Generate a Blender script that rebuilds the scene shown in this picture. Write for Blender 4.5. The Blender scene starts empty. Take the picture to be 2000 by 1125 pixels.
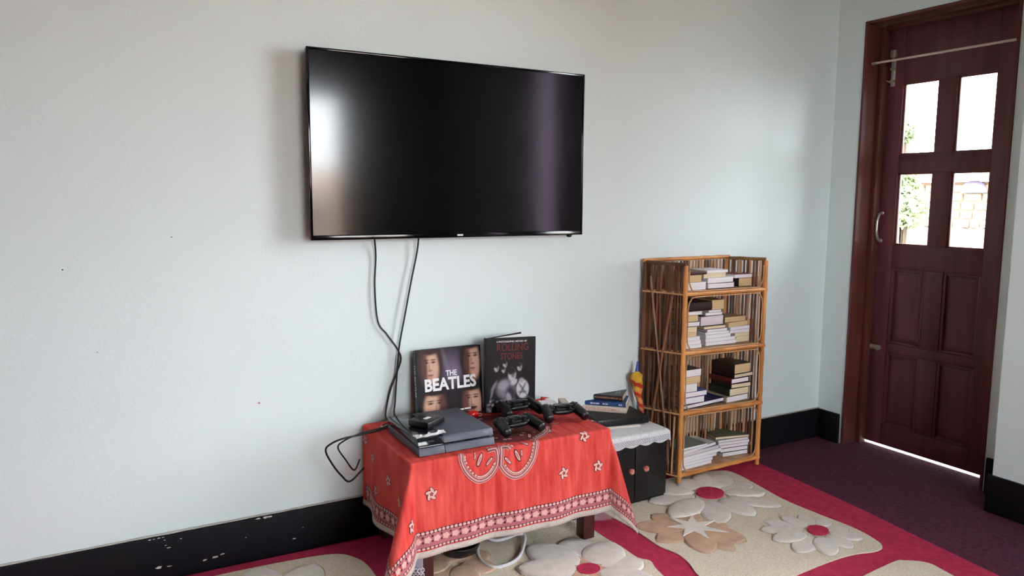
import bpy, bmesh, math, random
from mathutils import Vector, Matrix
from math import sin, cos, pi, radians, hypot, atan2
random.seed(11)
sc = bpy.context.scene
COL = sc.collection

# ------------------------------------------------------------------ camera
W, H, FPX = 2000, 1125, 1457.16
YAW, PITCH, ROLL = 0.509126, 0.119824, 0.005881
CAM = Vector((0.0, -2.6414, 1.28))
_F = Vector((sin(YAW)*cos(PITCH), cos(YAW)*cos(PITCH), -sin(PITCH)))
_R0 = Vector((cos(YAW), -sin(YAW), 0)); _U0 = _R0.cross(_F)
_R = _R0*cos(ROLL) + _U0*sin(ROLL); _U = -_R0*sin(ROLL) + _U0*cos(ROLL)
cd = bpy.data.cameras.new('camera'); cam = bpy.data.objects.new('camera', cd); COL.objects.link(cam)
cd.sensor_fit = 'HORIZONTAL'; cd.sensor_width = 36.0; cd.lens = FPX/W*36.0; cd.clip_start = 0.05
m = Matrix((( _R.x, _U.x, -_F.x, CAM.x), (_R.y, _U.y, -_F.y, CAM.y), (_R.z, _U.z, -_F.z, CAM.z), (0, 0, 0, 1)))
cam.matrix_world = m
sc.camera = cam
# a photo pixel gives a direction; the plane it meets (floor, wall, table top) gives the distance
def ray(q): return _F + _R*((q[0]-W/2)/FPX) - _U*((q[1]-H/2)/FPX)
def onz(q, z=0.0): d = ray(q); return CAM + d*((z-CAM.z)/d.z)
def ony(q, y=0.0): d = ray(q); return CAM + d*((y-CAM.y)/d.y)
def onx(q, x): d = ray(q); return CAM + d*((x-CAM.x)/d.x)

# ------------------------------------------------------------------ world, window portals, exposure
XR, XP = 3.385, 3.182          # right wall plane (door part) and the nearer projecting part
XL, YF, ZC = -1.8, -4.5, 2.75  # left wall, wall behind the camera, ceiling
WINR = (-2.68, -1.15, 0.60, 2.45)   # window in right wall: y0 y1 z0 z1
WINF = (0.45, 2.12, 0.60, 2.25)     # window in wall behind the camera: x0 x1 z0 z1
w = bpy.data.worlds.new('world'); sc.world = w; w.use_nodes = True
nt = w.node_tree; bg = nt.nodes['Background']
bg.inputs['Color'].default_value = (0.90, 0.955, 1.0, 1); bg.inputs['Strength'].default_value = 10.0
def portal(name, loc, rot, sx, sy):
    l = bpy.data.lights.new(name, 'AREA'); l.shape = 'RECTANGLE'; l.size = sx; l.size_y = sy
    l.cycles.is_portal = True
    o = bpy.data.objects.new(name, l); COL.objects.link(o); o.location = loc; o.rotation_euler = rot
portal('window_portal', (XP+0.16, (WINR[0]+WINR[1])/2, (WINR[2]+WINR[3])/2), (0, pi/2, 0), WINR[3]-WINR[2], WINR[1]-WINR[0])
portal('window_portal', ((WINF[0]+WINF[1])/2, YF-0.16, (WINF[2]+WINF[3])/2), (-pi/2, 0, 0), WINF[1]-WINF[0], WINF[3]-WINF[2])
portal('window_portal', (XR+0.25, -0.5, 1.45), (0, pi/2, 0), 0.9, 0.6)
sc.view_settings.view_transform = 'Standard'; sc.view_settings.look = 'None'
sc.view_settings.gamma = 1.0; sc.view_settings.use_curve_mapping = False
sc.view_settings.exposure = 1.14
sc.cycles.use_denoising = True
sc.cycles.max_bounces = 10; sc.cycles.diffuse_bounces = 6; sc.cycles.transparent_max_bounces = 12
sc.cycles.sample_clamp_indirect = 8.0

# ------------------------------------------------------------------ materials
MATS = {}
def S(h):  # '#rrggbb' to linear
    h = h.lstrip('#'); v = [int(h[i:i+2], 16)/255 for i in (0, 2, 4)]
    return tuple(c/12.92 if c <= 0.04045 else ((c+0.055)/1.055)**2.4 for c in v)
def mat(name, col, rough=0.6, var=0.0, scale=8.0, bump=0.0, bscale=None, metal=0.0, spec=0.5, stretch=(1, 1, 1), col2=None, lo=0.35, hi=0.65, detail=4.0, emit=None, coat=0.0, sheen=0.0):
    if name in MATS: return MATS[name]
    M = bpy.data.materials.new(name); M.use_nodes = True; MATS[name] = M
    t = M.node_tree; N = t.nodes; L = t.links; b = N['Principled BSDF']
    c = S(col) if isinstance(col, str) else col
    b.inputs['Base Color'].default_value = (*c, 1); b.inputs['Roughness'].default_value = rough
    b.inputs['Metallic'].default_value = metal; b.inputs['Specular IOR Level'].default_value = spec
    b.inputs['Coat Weight'].default_value = coat; b.inputs['Sheen Weight'].default_value = sheen
    tc = N.new('ShaderNodeTexCoord'); mp = N.new('ShaderNodeMapping'); mp.inputs['Scale'].default_value = stretch
    L.new(tc.outputs['Object'], mp.inputs['Vector'])
    nz = N.new('ShaderNodeTexNoise'); nz.inputs['Scale'].default_value = scale; nz.inputs['Detail'].default_value = detail
    L.new(mp.outputs['Vector'], nz.inputs['Vector'])
    if col2 is not None: c2 = S(col2) if isinstance(col2, str) else col2
    else: c2 = tuple(max(0, x*(1-var)) for x in c)
    rp = N.new('ShaderNodeValToRGB'); rp.color_ramp.elements[0].position = lo; rp.color_ramp.elements[1].position = hi
    rp.color_ramp.elements[0].color = (*c2, 1); rp.color_ramp.elements[1].color = (*c, 1)
    L.new(nz.outputs['Fac'], rp.inputs['Fac'])
    if var or col2 is not None: L.new(rp.outputs['Color'], b.inputs['Base Color'])
    if bump:
        n2 = N.new('ShaderNodeTexNoise'); n2.inputs['Scale'].default_value = bscale or scale*4; n2.inputs['Detail'].default_value = 3
        L.new(mp.outputs['Vector'], n2.inputs['Vector'])
        bp = N.new('ShaderNodeBump'); bp.inputs['Strength'].default_value = bump; bp.inputs['Distance'].default_value = 0.01
        L.new(n2.outputs['Fac'], bp.inputs['Height']); L.new(bp.outputs['Normal'], b.inputs['Normal'])
    if emit: b.inputs['Emission Color'].default_value = (*c, 1); b.inputs['Emission Strength'].default_value = emit
    return M
def glass_mat(name, tint=(1, 1, 1), refl=0.06):
    M = bpy.data.materials.new(name); M.use_nodes = True; MATS[name] = M
    t = M.node_tree; N = t.nodes; L = t.links; N.remove(N['Principled BSDF'])
    tr = N.new('ShaderNodeBsdfTransparent'); tr.inputs['Color'].default_value = (*tint, 1)
    gl = N.new('ShaderNodeBsdfGlossy'); gl.inputs['Roughness'].default_value = 0.03
    fr = N.new('ShaderNodeFresnel'); fr.inputs['IOR'].default_value = 1.45
    nz = N.new('ShaderNodeTexNoise'); nz.inputs['Scale'].default_value = 3
    mx = N.new('ShaderNodeMixShader'); L.new(fr.outputs['Fac'], mx.inputs['Fac'])
    L.new(tr.outputs[0], mx.inputs[1]); L.new(gl.outputs[0], mx.inputs[2]); L.new(mx.outputs[0], N['Material Output'].inputs['Surface'])
    return M
def thin_plastic(name):
    M = bpy.data.materials.new(name); M.use_nodes = True; MATS[name] = M; t = M.node_tree; N = t.nodes; L = t.links; b = N['Principled BSDF']
    b.inputs['Base Color'].default_value = (.75, .78, .82, 1); b.inputs['Roughness'].default_value = .12
    tr = N.new('ShaderNodeBsdfTransparent'); mx = N.new('ShaderNodeMixShader'); nz = N.new('ShaderNodeTexNoise'); nz.inputs['Scale'].default_value = 25
    mr = N.new('ShaderNodeMapRange'); mr.inputs['To Min'].default_value = .12; mr.inputs['To Max'].default_value = .32
    L.new(nz.outputs['Fac'], mr.inputs['Value']); L.new(mr.outputs['Result'], mx.inputs['Fac']); L.new(tr.outputs[0], mx.inputs[1]); L.new(b.outputs[0], mx.inputs[2]); L.new(mx.outputs[0], N['Material Output'].inputs['Surface'])
    return M
M_wall = mat('wall_paint', '#dbe5e5', 0.75, 0.03, 1.2, 0.06, 90, stretch=(1, 1, 1))
M_ceil = mat('ceiling_paint', '#d2d0ca', 0.8, 0.02, 2, 0.03, 40)
M_carpet = mat('purple_carpet', '#663a4c', 0.95, 0.35, 60, 0.5, 260, spec=0.05)
M_base = mat('black_baseboard_paint', '#100c14', 0.65, 0.25, 6, 0.25, 30, spec=0.2)
M_wood = mat('dark_door_wood', '#703c44', 0.42, 0.35, 4, 0.12, 26, stretch=(6, 6, 0.6), spec=0.4)
M_jamb = mat('door_jamb_wood', '#63332e', 0.42, 0.3, 4, 0.12, 26, stretch=(6, 6, 0.6), spec=0.4)
M_glass = glass_mat('clear_glass')
M_chip = mat('chipped_plaster', '#c9c6c0', 0.8, 0.2, 40)
M_chrome = mat('brushed_steel', '#c9c4bd', 0.32, 0.15, 60, metal=0.85)
M_rod = mat('pale_rod_paint', '#d9c2bb', 0.4, 0.1, 30)
M_black = mat('black_plastic', '#0c0c10', 0.32, 0.2, 60, 0.05, 300)
M_blackm = mat('matte_black_plastic', '#141418', 0.55, 0.2, 60, 0.08, 400)
M_gloss = mat('gloss_black_plastic', '#08080b', 0.09, 0.1, 40)
M_screen = mat('tv_screen_glass', '#050507', 0.12, 0.1, 3, spec=0.85)
M_white = mat('white_print', '#f2eff2', 0.6, 0.04, 80)

# ------------------------------------------------------------------ mesh helpers
def obj(name, bm, material, parent=None, smooth=False, mats=None):
    me = bpy.data.meshes.new(name); bmesh.ops.recalc_face_normals(bm, faces=bm.faces[:]) if not mats or mats != 'keep' else None
    bm.to_mesh(me); bm.free()
    for mm in (material if isinstance(material, (list, tuple)) else [material]): me.materials.append(mm)
    if smooth:
        for p in me.polygons: p.use_smooth = True
        if smooth == 'auto': me.set_sharp_from_angle(angle=radians(40))
    o = bpy.data.objects.new(name, me); COL.objects.link(o)
    if parent is not None: o.parent = parent
    return o
def tag(o, label, cat=None, group=None, kind=None):
    if label: o['label'] = label
    if cat: o['category'] = cat
    if group: o['group'] = group
    if kind: o['kind'] = kind
    return o
def struct(o, label, cat=None):
    o['kind'] = 'structure'; o['label'] = label
    if cat: o['category'] = cat
    return o
def thing(name, label, cat, loc=(0, 0, 0), rz=0.0, group=None):
    o = bpy.data.objects.new(name, None); COL.objects.link(o); o.location = loc; o.rotation_euler = (0, 0, rz)
    o.empty_display_size = 0.05
    return tag(o, label, cat, group)
def box(bm, x0, x1, y0, y1, z0, z1, bev=0.0, seg=2, mi=0, M=None):
    vs = [bm.verts.new((x, y, z)) for x in (x0, x1) for y in (y0, y1) for z in (z0, z1)]
    fs = [bm.faces.new([vs[i] for i in f]) for f in ((0, 1, 3, 2), (4, 6, 7, 5), (0, 4, 5, 1), (2, 3, 7, 6), (0, 2, 6, 4), (1, 5, 7, 3))]
    for f in fs: f.material_index = mi
    if M is not None: bmesh.ops.transform(bm, matrix=M, verts=vs)
    if bev:
        es = list({e for f in fs for e in f.edges})
        bmesh.ops.bevel(bm, geom=es, offset=bev, segments=seg, profile=0.5, affect='EDGES')
    return bm
def mkbox(name, material, parent, x0, x1, y0, y1, z0, z1, bev=0.0, seg=2, M=None):
    return obj(name, box(bmesh.new(), min(x0, x1), max(x0, x1), min(y0, y1), max(y0, y1), min(z0, z1), max(z0, z1), bev, seg, 0, M), material, parent, smooth='auto' if bev else False)
def cat_rom(pts, n=6, closed=False):
    P = [Vector(p) for p in pts]; out = []; k = len(P)
    rng = range(k) if closed else range(k-1)
    for i in rng:
        p0 = P[(i-1) % k] if (closed or i > 0) else P[i]*2-P[i+1]
        p1, p2 = P[i], P[(i+1) % k]
        p3 = P[(i+2) % k] if (closed or i+2 < k) else P[i+1]*2-P[i]
        for j in range(n):
            t = j/n
            out.append(0.5*((2*p1)+(-p0+p2)*t+(2*p0-5*p1+4*p2-p3)*t*t+(-p0+3*p1-3*p2+p3)*t**3))
    if not closed: out.append(P[-1])
    return out
def tube(bm, pts, r, seg=8, closed=False, mi=0):
    P = [Vector(p) for p in pts]; n = len(P); rings = []
    rs = r if isinstance(r, (list, tuple)) else [r]*n
    prev = None
    for i in range(n):
        a = P[(i-1) % n] if (closed or i > 0) else P[i]; b = P[(i+1) % n] if (closed or i < n-1) else P[i]
        d = (b-a); d = d.normalized() if d.length > 1e-9 else Vector((0, 0, 1))
        if prev is None:
            up = Vector((0, 0, 1)) if abs(d.z) < 0.9 else Vector((1, 0, 0)); x = d.cross(up).normalized()
        else:
            x = (prev-d*prev.dot(d)); x = x.normalized() if x.length > 1e-6 else d.orthogonal().normalized()
        prev = x; y = d.cross(x)
        rings.append([bm.verts.new(P[i]+(x*cos(2*pi*k/seg)+y*sin(2*pi*k/seg))*rs[i]) for k in range(seg)])
    for i in range(n if closed else n-1):
        A, B = rings[i], rings[(i+1) % n]
        for k in range(seg):
            f = bm.faces.new((A[k], A[(k+1) % seg], B[(k+1) % seg], B[k])); f.material_index = mi
    if not closed:
        bm.faces.new(rings[0][::-1]).material_index = mi; bm.faces.new(rings[-1]).material_index = mi
    return bm
def lathe(bm, prof, seg=24, M=None, mi=0):
    rings = []; nv = []
    for r, z in prof:
        if r < 1e-6: v = bm.verts.new((0, 0, z)); rings.append([v]); nv.append(v)
        else:
            g = [bm.verts.new((r*cos(2*pi*k/seg), r*sin(2*pi*k/seg), z)) for k in range(seg)]; rings.append(g); nv += g
    for A, B in zip(rings, rings[1:]):
        for k in range(seg):
            a = [A[k % len(A)], A[(k+1) % len(A)], B[(k+1) % len(B)], B[k % len(B)]]
            a = list(dict.fromkeys(a))
            if len(a) > 2:
                try: bm.faces.new(a).material_index = mi
                except ValueError: pass
    if M is not None: bmesh.ops.transform(bm, matrix=M, verts=nv)
    return bm
def prism(bm, pts, z0, z1, mi=0):   # flat outline (x,y) raised from z0 to z1
    lo = [bm.verts.new((p[0], p[1], z0)) for p in pts]; hi = [bm.verts.new((p[0], p[1], z1)) for p in pts]; n = len(pts)
    bm.faces.new(hi).material_index = mi; bm.faces.new(lo[::-1]).material_index = mi
    for i in range(n): bm.faces.new((lo[i], lo[(i+1) % n], hi[(i+1) % n], hi[i])).material_index = mi
    return bm
def text_obj(s, size, material, parent, M, name='title_lettering', squeeze=1.0, bold=0.0, align='CENTER', vert=False):
    cu = bpy.data.curves.new(name, 'FONT'); cu.body = s; cu.size = size; cu.align_x = align; cu.align_y = 'CENTER'
    cu.extrude = 0.0; cu.offset = bold; cu.resolution_u = 3
    t = bpy.data.objects.new('tmp', cu); COL.objects.link(t)
    dg = bpy.context.evaluated_depsgraph_get(); dg.update()
    me = bpy.data.meshes.new_from_object(t.evaluated_get(dg)); bpy.data.objects.remove(t); bpy.data.curves.remove(cu)
    me.name = name
    me.transform(M @ Matrix.Diagonal((squeeze, 1, 1, 1))); me.materials.clear(); me.materials.append(material)
    o = bpy.data.objects.new(name, me); COL.objects.link(o); o.parent = parent
    return o
def frame(o, ux, uy):
    ux = Vector(ux).normalized(); uy = Vector(uy).normalized(); n = ux.cross(uy)
    return Matrix(((ux.x, uy.x, n.x, o[0]), (ux.y, uy.y, n.y, o[1]), (ux.z, uy.z, n.z, o[2]), (0, 0, 0, 1)))
def decal(name, polys, material, parent, M, off=0.0):   # flat print: list of outlines in the frame's x,y
    bm = bmesh.new()
    for k, p in enumerate(polys):
        vs = [bm.verts.new(M @ Vector((a, b, off))) for a, b in p]
        try: bm.faces.new(vs)
        except ValueError: pass
    return obj(name, bm, material, parent)
def ell(cx, cy, rx, ry, n=20, rot=0.0, a0=0.0, a1=2*pi):
    full = abs(a1-a0-2*pi) < 1e-6; k = n if full else n+1
    o = []
    for i in range(k):
        a = a0+(a1-a0)*i/n; x, y = rx*cos(a), ry*sin(a)
        o.append((cx+x*cos(rot)-y*sin(rot), cy+x*sin(rot)+y*cos(rot)))
    return o

# ------------------------------------------------------------------ room shell
T = 0.15; XD = 3.530
def wall(name, label, boxes, material=M_wall):
    bm = bmesh.new()
    for b in boxes: box(bm, *b)
    return struct(obj(name, bm, material), label, 'wall')
struct(mkbox('floor', M_carpet, None, XL-0.2, XD+0.003, YF-0.2, 0.15, -0.08, 0), 'dark purple wall to wall carpet', 'floor')
struct(mkbox('ceiling', M_ceil, None, XL-0.2, XR+0.35, YF-0.2, 0.2, ZC, ZC+0.1), 'plain off-white ceiling above the room', 'ceiling')
wall('wall_back', 'pale blue-white painted wall carrying the television', [(XL-T, XR+0.24, 0, T, -0.08, ZC)])
DY0, DY1, DZ = -0.88, -0.155, 2.157   # doorway
wall('wall_right', 'pale green-white wall around the doorway, stepping forward at its near end', [
    (XR, XR+0.22, DY1, 0, -0.08, ZC), (XR, XR+0.22, DY0, DY1, DZ, ZC), (XR, XR+0.22, -1.02, DY0, -0.08, ZC),
    (XP, XP+0.42, WINR[1], -1.02, -0.08, ZC), (XP, XP+T, WINR[0], WINR[1], -0.08, WINR[2]), (XP, XP+T, WINR[0], WINR[1], WINR[3], ZC),
    (XP, XP+T, YF-T, WINR[0], -0.08, ZC)])
wall('wall_left', 'unseen left wall, made dark brown to cut bounced light', [(XL-T, XL, YF-T, 0, -0.08, ZC)], mat('dark_low_bounce_wall', '#4a2c22', .5, .35, 4, .1, 30, stretch=(5, 5, .6)))  # out of view; dark finish invented to keep bounce off the cloth's left side
wall('wall_front', 'brown panelled wall with a window behind the camera', [
    (XL, WINF[0], YF-T, YF, -0.08, ZC), (WINF[1], XP, YF-T, YF, -0.08, ZC), (WINF[0], WINF[1], YF-T, YF, -0.08, WINF[2]), (WINF[0], WINF[1], YF-T, YF, WINF[3], ZC)], mat('brown_wood_panelling', '#5a3a2c', .5, .35, 4, .1, 30, stretch=(5, 5, .6)))
BH = 0.159
def baseboard(name, label, boxes):
    bm = bmesh.new()
    for b in boxes: box(bm, *b, bev=0.004)
    return struct(obj(name, bm, M_base, smooth='auto'), label, 'baseboard')
bb = baseboard('baseboard_back', 'tall black painted baseboard with white chips under the television wall', [(XL, XR, -0.018, -0.0005, 0.0005, BH)])
baseboard('baseboard_right', 'short black baseboard between corner and door', [(XR-0.018, XR-0.0005, DY1+0.012, -0.019, 0.0005, BH), (XR-0.018, XR-0.0005, -1.0195, DY0-0.012, 0.0005, BH),
    (XP-0.018, XP-0.0005, YF, -1.005, 0.0005, BH)])
baseboard('baseboard_left', 'black baseboard along the left wall', [(XL+0.0005, XL+0.018, YF, -0.02, 0.0005, BH)])
baseboard('baseboard_front', 'black baseboard below the window wall', [(XL+0.02, XP-0.02, YF+0.0005, YF+0.018, 0.0005, BH)])
# chips in the paint, plaster ridge along the top of the baseboard
bm = bmesh.new()
for (px, py, s) in [(292, 1055, 4), (300, 1052, 3), (310, 1049, 4), (318, 1047, 3), (322, 1055, 3), (329, 1070, 5), (324, 1065, 3), (353, 1052, 3), (505, 1003, 7), (518, 1003, 8), (527, 1001, 6), (420, 1088, 8), (435, 1082, 6), (400, 1094, 6), (310, 1109, 9), (330, 1106, 6), (575, 1052, 5), (592, 1030, 2), (480, 1050, 2)]:
    p = ony((px, py), -0.0187); r = s/1457*2.7*0.5
    if p.z > BH-0.004: p.z = BH-0.004
    pts = [(p.x+r*1.6*cos(a)*random.uniform(.5, 1.2), p.z+r*0.55*sin(a)*random.uniform(.5, 1.2)) for a in [i*pi/4 for i in range(8)]]
    v = [bm.verts.new((x, -0.0187, z)) for x, z in pts]; bm.faces.new(v)
o = obj('paint_chip', bm, M_chip, bb); o['kind'] = 'stuff'
bm = bmesh.new(); n = 160
pts = [(XL+(XR-XL)*i/n, -0.004-0.003*random.random(), BH+0.001) for i in range(n+1)]
tube(bm, pts, [0.0035+0.002*random.random() for _ in pts], 5)
obj('plaster_ridge', bm, mat('plaster_edge', '#b9b2ab', 0.8, 0.2, 30), bb, smooth=True)

wb = bpy.data.objects['wall_back']
for q, r_, hx in (((122, 527), .0022, '#4a4a48'), ((506, 787), .0035, '#c46a70'), ((335, 463), .002, '#6a6a66'), ((190, 688), .0018, '#8a8a86')):
    p = ony(q, -.0006); bm = bmesh.new(); bm.faces.new([bm.verts.new((p.x+r_*cos(t)*1.2, -.0006, p.z+r_*sin(t))) for t in [i*pi/5 for i in range(10)]]); obj('wall_mark', bm, mat('mark_'+hx[1:], hx, .8, .1, 50), wb)
# ------------------------------------------------------------------ door
XD = 3.530
door = thing('door_1', 'dark red-brown panelled door with four glass panes', 'door', (XD, (DY0+DY1)/2, 0)); door['kind'] = 'structure'
def dp(name, material, x0, x1, y0, y1, z0, z1, bev=0.003, lab=None):
    bm = box(bmesh.new(), x0-XD, x1-XD, min(y0, y1)-(DY0+DY1)/2, max(y0, y1)-(DY0+DY1)/2, z0, z1, bev)
    o = obj(name, bm, material, door, smooth='auto')
    if lab: o['label'] = lab
    return o
# jamb lining (part of the door frame)
dp('jamb', M_jamb, XR-0.006, XD-0.004, DY1-0.014, DY1-0.0005, 0.001, DZ-0.001)
dp('jamb', M_jamb, XD-0.05, XD-0.004, DY1-0.040, DY1-0.0145, 0.001, DZ-0.02)
dp('jamb', M_jamb, XR-0.006, XD-0.004, DY0+0.0005, DY0+0.014, 0.001, DZ-0.001)
dp('frame_head', M_jamb, XR-0.006, XD-0.004, DY0+0.0145, DY1-0.0145, DZ-0.016, DZ-0.001)
dp('frame_head', M_jamb, XD-0.05, XD-0.004, DY0+0.0145, DY1-0.041, DZ-0.04, DZ-0.0165)
YLs = [onx((1760, 230), XD).y, onx((1829, 230), XD).y, onx((1866, 220), XD).y, onx((1943, 220), XD).y]
ZTOP = (onx((1766, 161), XD).z+onx((1943, 139), XD).z)/2
ZT2 = onx((1795, 301), XD).z; ZB1 = onx((1785, 337), XD).z; ZB2 = onx((1785, 481), XD).z
yl, yr = DY1-0.004, DY0+0.004; zb, zt = 0.013, DZ-0.018
xa, xb = XD, XD+0.04
P1, P2 = onx((1768, 526), XD).z, onx((1765, 676), XD).z
P3, P4 = onx((1757, 693), XD).z, onx((1755, 838), XD).z
dp('stile', M_wood, xa, xb, YLs[0], yl, zb, zt); dp('stile', M_wood, xa, xb, yr, YLs[3], zb, zt)
for (a, b) in ((ZTOP, zt), (ZB1, ZT2), (P1, ZB2), (P3, P2), (zb, P4)): dp('rail', M_wood, xa+0.001, xb-0.001, YLs[3]+0.0003, YLs[0]-0.0003, a, b)
for (a, b) in ((ZT2, ZTOP), (ZB2, ZB1), (P2, P1), (P4, P3)): dp('mullion', M_wood, xa+0.001, xb-0.001, YLs[2]+0.0003, YLs[1]-0.0003, a+0.0003, b-0.0003)
M_bead = mat('bead_wood', '#7a3f33', 0.4, 0.25, 8, stretch=(4, 4, .6))
for (ya, yb) in ((YLs[1], YLs[0]), (YLs[3], YLs[2])):
    for (za, zb_) in ((ZT2, ZTOP), (ZB2, ZB1)):
        dp('glass_pane', M_glass, xa+0.024, xa+0.028, ya+0.002, yb-0.002, za+0.002, zb_-0.002, 0)
        bm = bmesh.new(); yc = (DY0+DY1)/2
        for (a, b, c, d) in ((ya, ya+0.009, za, zb_), (yb-0.009, yb, za, zb_), (ya+.009, yb-.009, za, za+0.009), (ya+.009, yb-.009, zb_-0.009, zb_)):
            box(bm, 0.010, 0.023, a-yc, b-yc, c, d, 0.002)
        obj('glazing_bead', bm, M_bead, door, smooth='auto')
    for (za, zb_) in ((P2, P1), (P4, P3)):
        bm = bmesh.new(); yc = (DY0+DY1)/2; q = 0.014
        # moulding frame
        for (a, b, c, d) in ((ya, ya+q, za, zb_), (yb-q, yb, za, zb_), (ya+q, yb-q, za, za+q), (ya+q, yb-q, zb_-q, zb_)):
            box(bm, 0.004, 0.022, a-yc, b-yc, c, d, 0.004)
        obj('panel_moulding', bm, M_wood, door, smooth='auto')
        bm = bmesh.new(); e = 0.02; A = [(ya-.004, za-.004), (yb+.004, za-.004), (yb+.004, zb_+.004), (ya-.004, zb_+.004)]; B = [(ya+q+e, za+q+e), (yb-q-e, za+q+e), (yb-q-e, zb_-q-e), (ya+q+e, zb_-q-e)]
        v0 = [bm.verts.new((0.036, y-yc, z)) for y, z in A]; v1 = [bm.verts.new((0.024, y-yc, z)) for y, z in A]; v2 = [bm.verts.new((0.014, y-yc, z)) for y, z in B]
        bm.faces.new(v0); bm.faces.new(v2)
        for i in range(4): bm.faces.new((v0[i], v0[(i+1) % 4], v1[(i+1) % 4], v1[i])); bm.faces.new((v1[i], v1[(i+1) % 4], v2[(i+1) % 4], v2[i]))
        obj('panel', bm, M_wood, door)
dc = Vector((XD, (DY0+DY1)/2, 0))
# pull handle
a = onx((1722, 416), XD)-dc; b_ = onx((1718, 470), XD)-dc; yh = (a.y+b_.y)/2-0.004
bm = bmesh.new(); tube(bm, cat_rom([(0, yh, a.z), (-0.02, yh, a.z-0.006), (-0.036, yh, a.z-0.04), (-0.038, yh, (a.z+b_.z)/2), (-0.036, yh, b_.z+0.04), (-0.02, yh, b_.z+0.006), (0, yh, b_.z)], 5), 0.0075, 8)
lathe(bm, [(0, 0), (.011, 0), (.011, .004), (0, .004)], 12, Matrix.Translation((-0.004, yh, a.z)) @ Matrix.Rotation(pi/2, 4, 'Y')); lathe(bm, [(0, 0), (.011, 0), (.011, .004), (0, .004)], 12, Matrix.Translation((-0.004, yh, b_.z)) @ Matrix.Rotation(pi/2, 4, 'Y'))
tag(obj('handle', bm, M_chrome, door, smooth=True), 'curved steel pull handle')
# lower bolt (horizontal) and tower bolt (vertical, top)
p = onx((1708, 677), XD)-dc
bm = bmesh.new(); box(bm, -0.004, 0, p.y-0.035, p.y+0.04, p.z-0.012, p.z+0.012, 0.001); tube(bm, [(-0.010, p.y-0.045, p.z), (-0.010, p.y+0.055, p.z)], 0.0045, 8)
box(bm, -0.014, -0.003, p.y-0.02, p.y-0.01, p.z-0.011, p.z+0.011, .001); box(bm, -0.014, -0.003, p.y+0.015, p.y+0.025, p.z-0.011, p.z+0.011, .001); tube(bm, [(-0.010, p.y-0.03, p.z), (-0.022, p.y-0.03, p.z-0.012)], 0.0035, 6)
tag(obj('slide_bolt', bm, M_chrome, door, smooth='auto'), 'small steel slide bolt')
p = onx((1746, 135), XD)-dc
bm = bmesh.new(); box(bm, -0.004, 0, p.y-0.012, p.y+0.012, p.z-0.085, p.z+0.05, 0.001); tube(bm, [(-0.010, p.y, p.z-0.075), (-0.010, p.y, p.z+0.075)], 0.0045, 8)
for dz in (-0.06, 0.0, 0.06, 0.085): box(bm, -0.015, -0.003, p.y-0.011, p.y+0.011, p.z+dz-0.006, p.z+dz+0.006, .001)
box(bm, -0.016, 0, p.y-0.015, p.y+0.015, p.z+0.055, p.z+0.09, .002); tube(bm, [(-0.010, p.y, p.z-0.07), (-0.014, p.y+0.016, p.z-0.062), (-0.016, p.y+0.024, p.z-0.055)], 0.004, 6)
tag(obj('tower_bolt', bm, M_chrome, door, smooth='auto'), 'steel tower bolt near the door top')
# curtain rod across the doorway
XROD = XR+0.045
a, b_ = onx((1717, 122), XROD), onx((1982, 78), XROD)
rod = thing('curtain_rod', 'thin pale curtain rod spanning the top of the door', 'curtain rod', (XROD, (a.y+b_.y)/2, (a.z+b_.z)/2))
L2 = (DY1-DY0)/2-0.0155; yo = (DY0+DY1)/2-rod.location.y
zr = 0.0
bm = bmesh.new(); tube(bm, [(0, yo-L2+.004, zr), (0, yo+L2-0.02, zr)], 0.0055, 10); obj('rod', bm, M_rod, rod, smooth='auto')
bm = bmesh.new(); tube(bm, [(0, yo+L2-0.024, zr), (0, yo+L2, zr)], 0.0075, 10); obj('end_cap', bm, M_chrome, rod, smooth='auto'); bm = bmesh.new(); tube(bm, [(0, yo-L2, zr), (0, yo-L2+0.012, zr)], 0.0075, 10); obj('end_cap', bm, M_chrome, rod, smooth='auto')

# ------------------------------------------------------------------ windows behind the camera and to the right (seen only as light and reflection)
M_wframe = mat('window_frame_wood', '#4a211d', 0.45, 0.3, 5, stretch=(4, 4, 1))
def window(name, label, axis, a0, a1, z0, z1, c):
    o = thing(name, label, None, (0, 0, 0)); o['kind'] = 'structure'
    fb = 0.05; mid = (a0+a1)/2
    bars = [(a0, a0+fb, z0, z1), (a1-fb, a1, z0, z1), (a0+fb, a1-fb, z0, z0+fb), (a0+fb, a1-fb, z1-fb, z1), (mid-fb/2, mid+fb/2, z0+fb, z1-fb)]
    for (p, q, r, s) in bars:
        e = 0.0006
        if axis == 'x': mkbox('frame_bar', M_wframe, o, p+e, q-e, c-0.03, c+0.03, r+e, s-e, 0.004)
        else: mkbox('frame_bar', M_wframe, o, c-0.03, c+0.03, p+e, q-e, r+e, s-e, 0.004)
    for (p, q) in ((a0+fb, mid-fb/2), (mid+fb/2, a1-fb)):
        if axis == 'x': mkbox('glass_pane', M_glass, o, p, q, c-0.002, c+0.002, z0+fb, z1-fb)
        else: mkbox('glass_pane', M_glass, o, c-0.002, c+0.002, p, q, z0+fb, z1-fb)
window('window_1', 'two-pane brown window in the wall behind the camera', 'x', WINF[0], WINF[1], WINF[2], WINF[3], YF-0.08)
window('window_2', 'two-pane brown window in the right wall near the camera', 'y', WINR[0], WINR[1], WINR[2], WINR[3], XP+0.08)
M_curt = mat('mauve_curtain', '#a08a9c', 0.85, 0.25, 3, 0.1, 120, stretch=(1, 1, .2))
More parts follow.
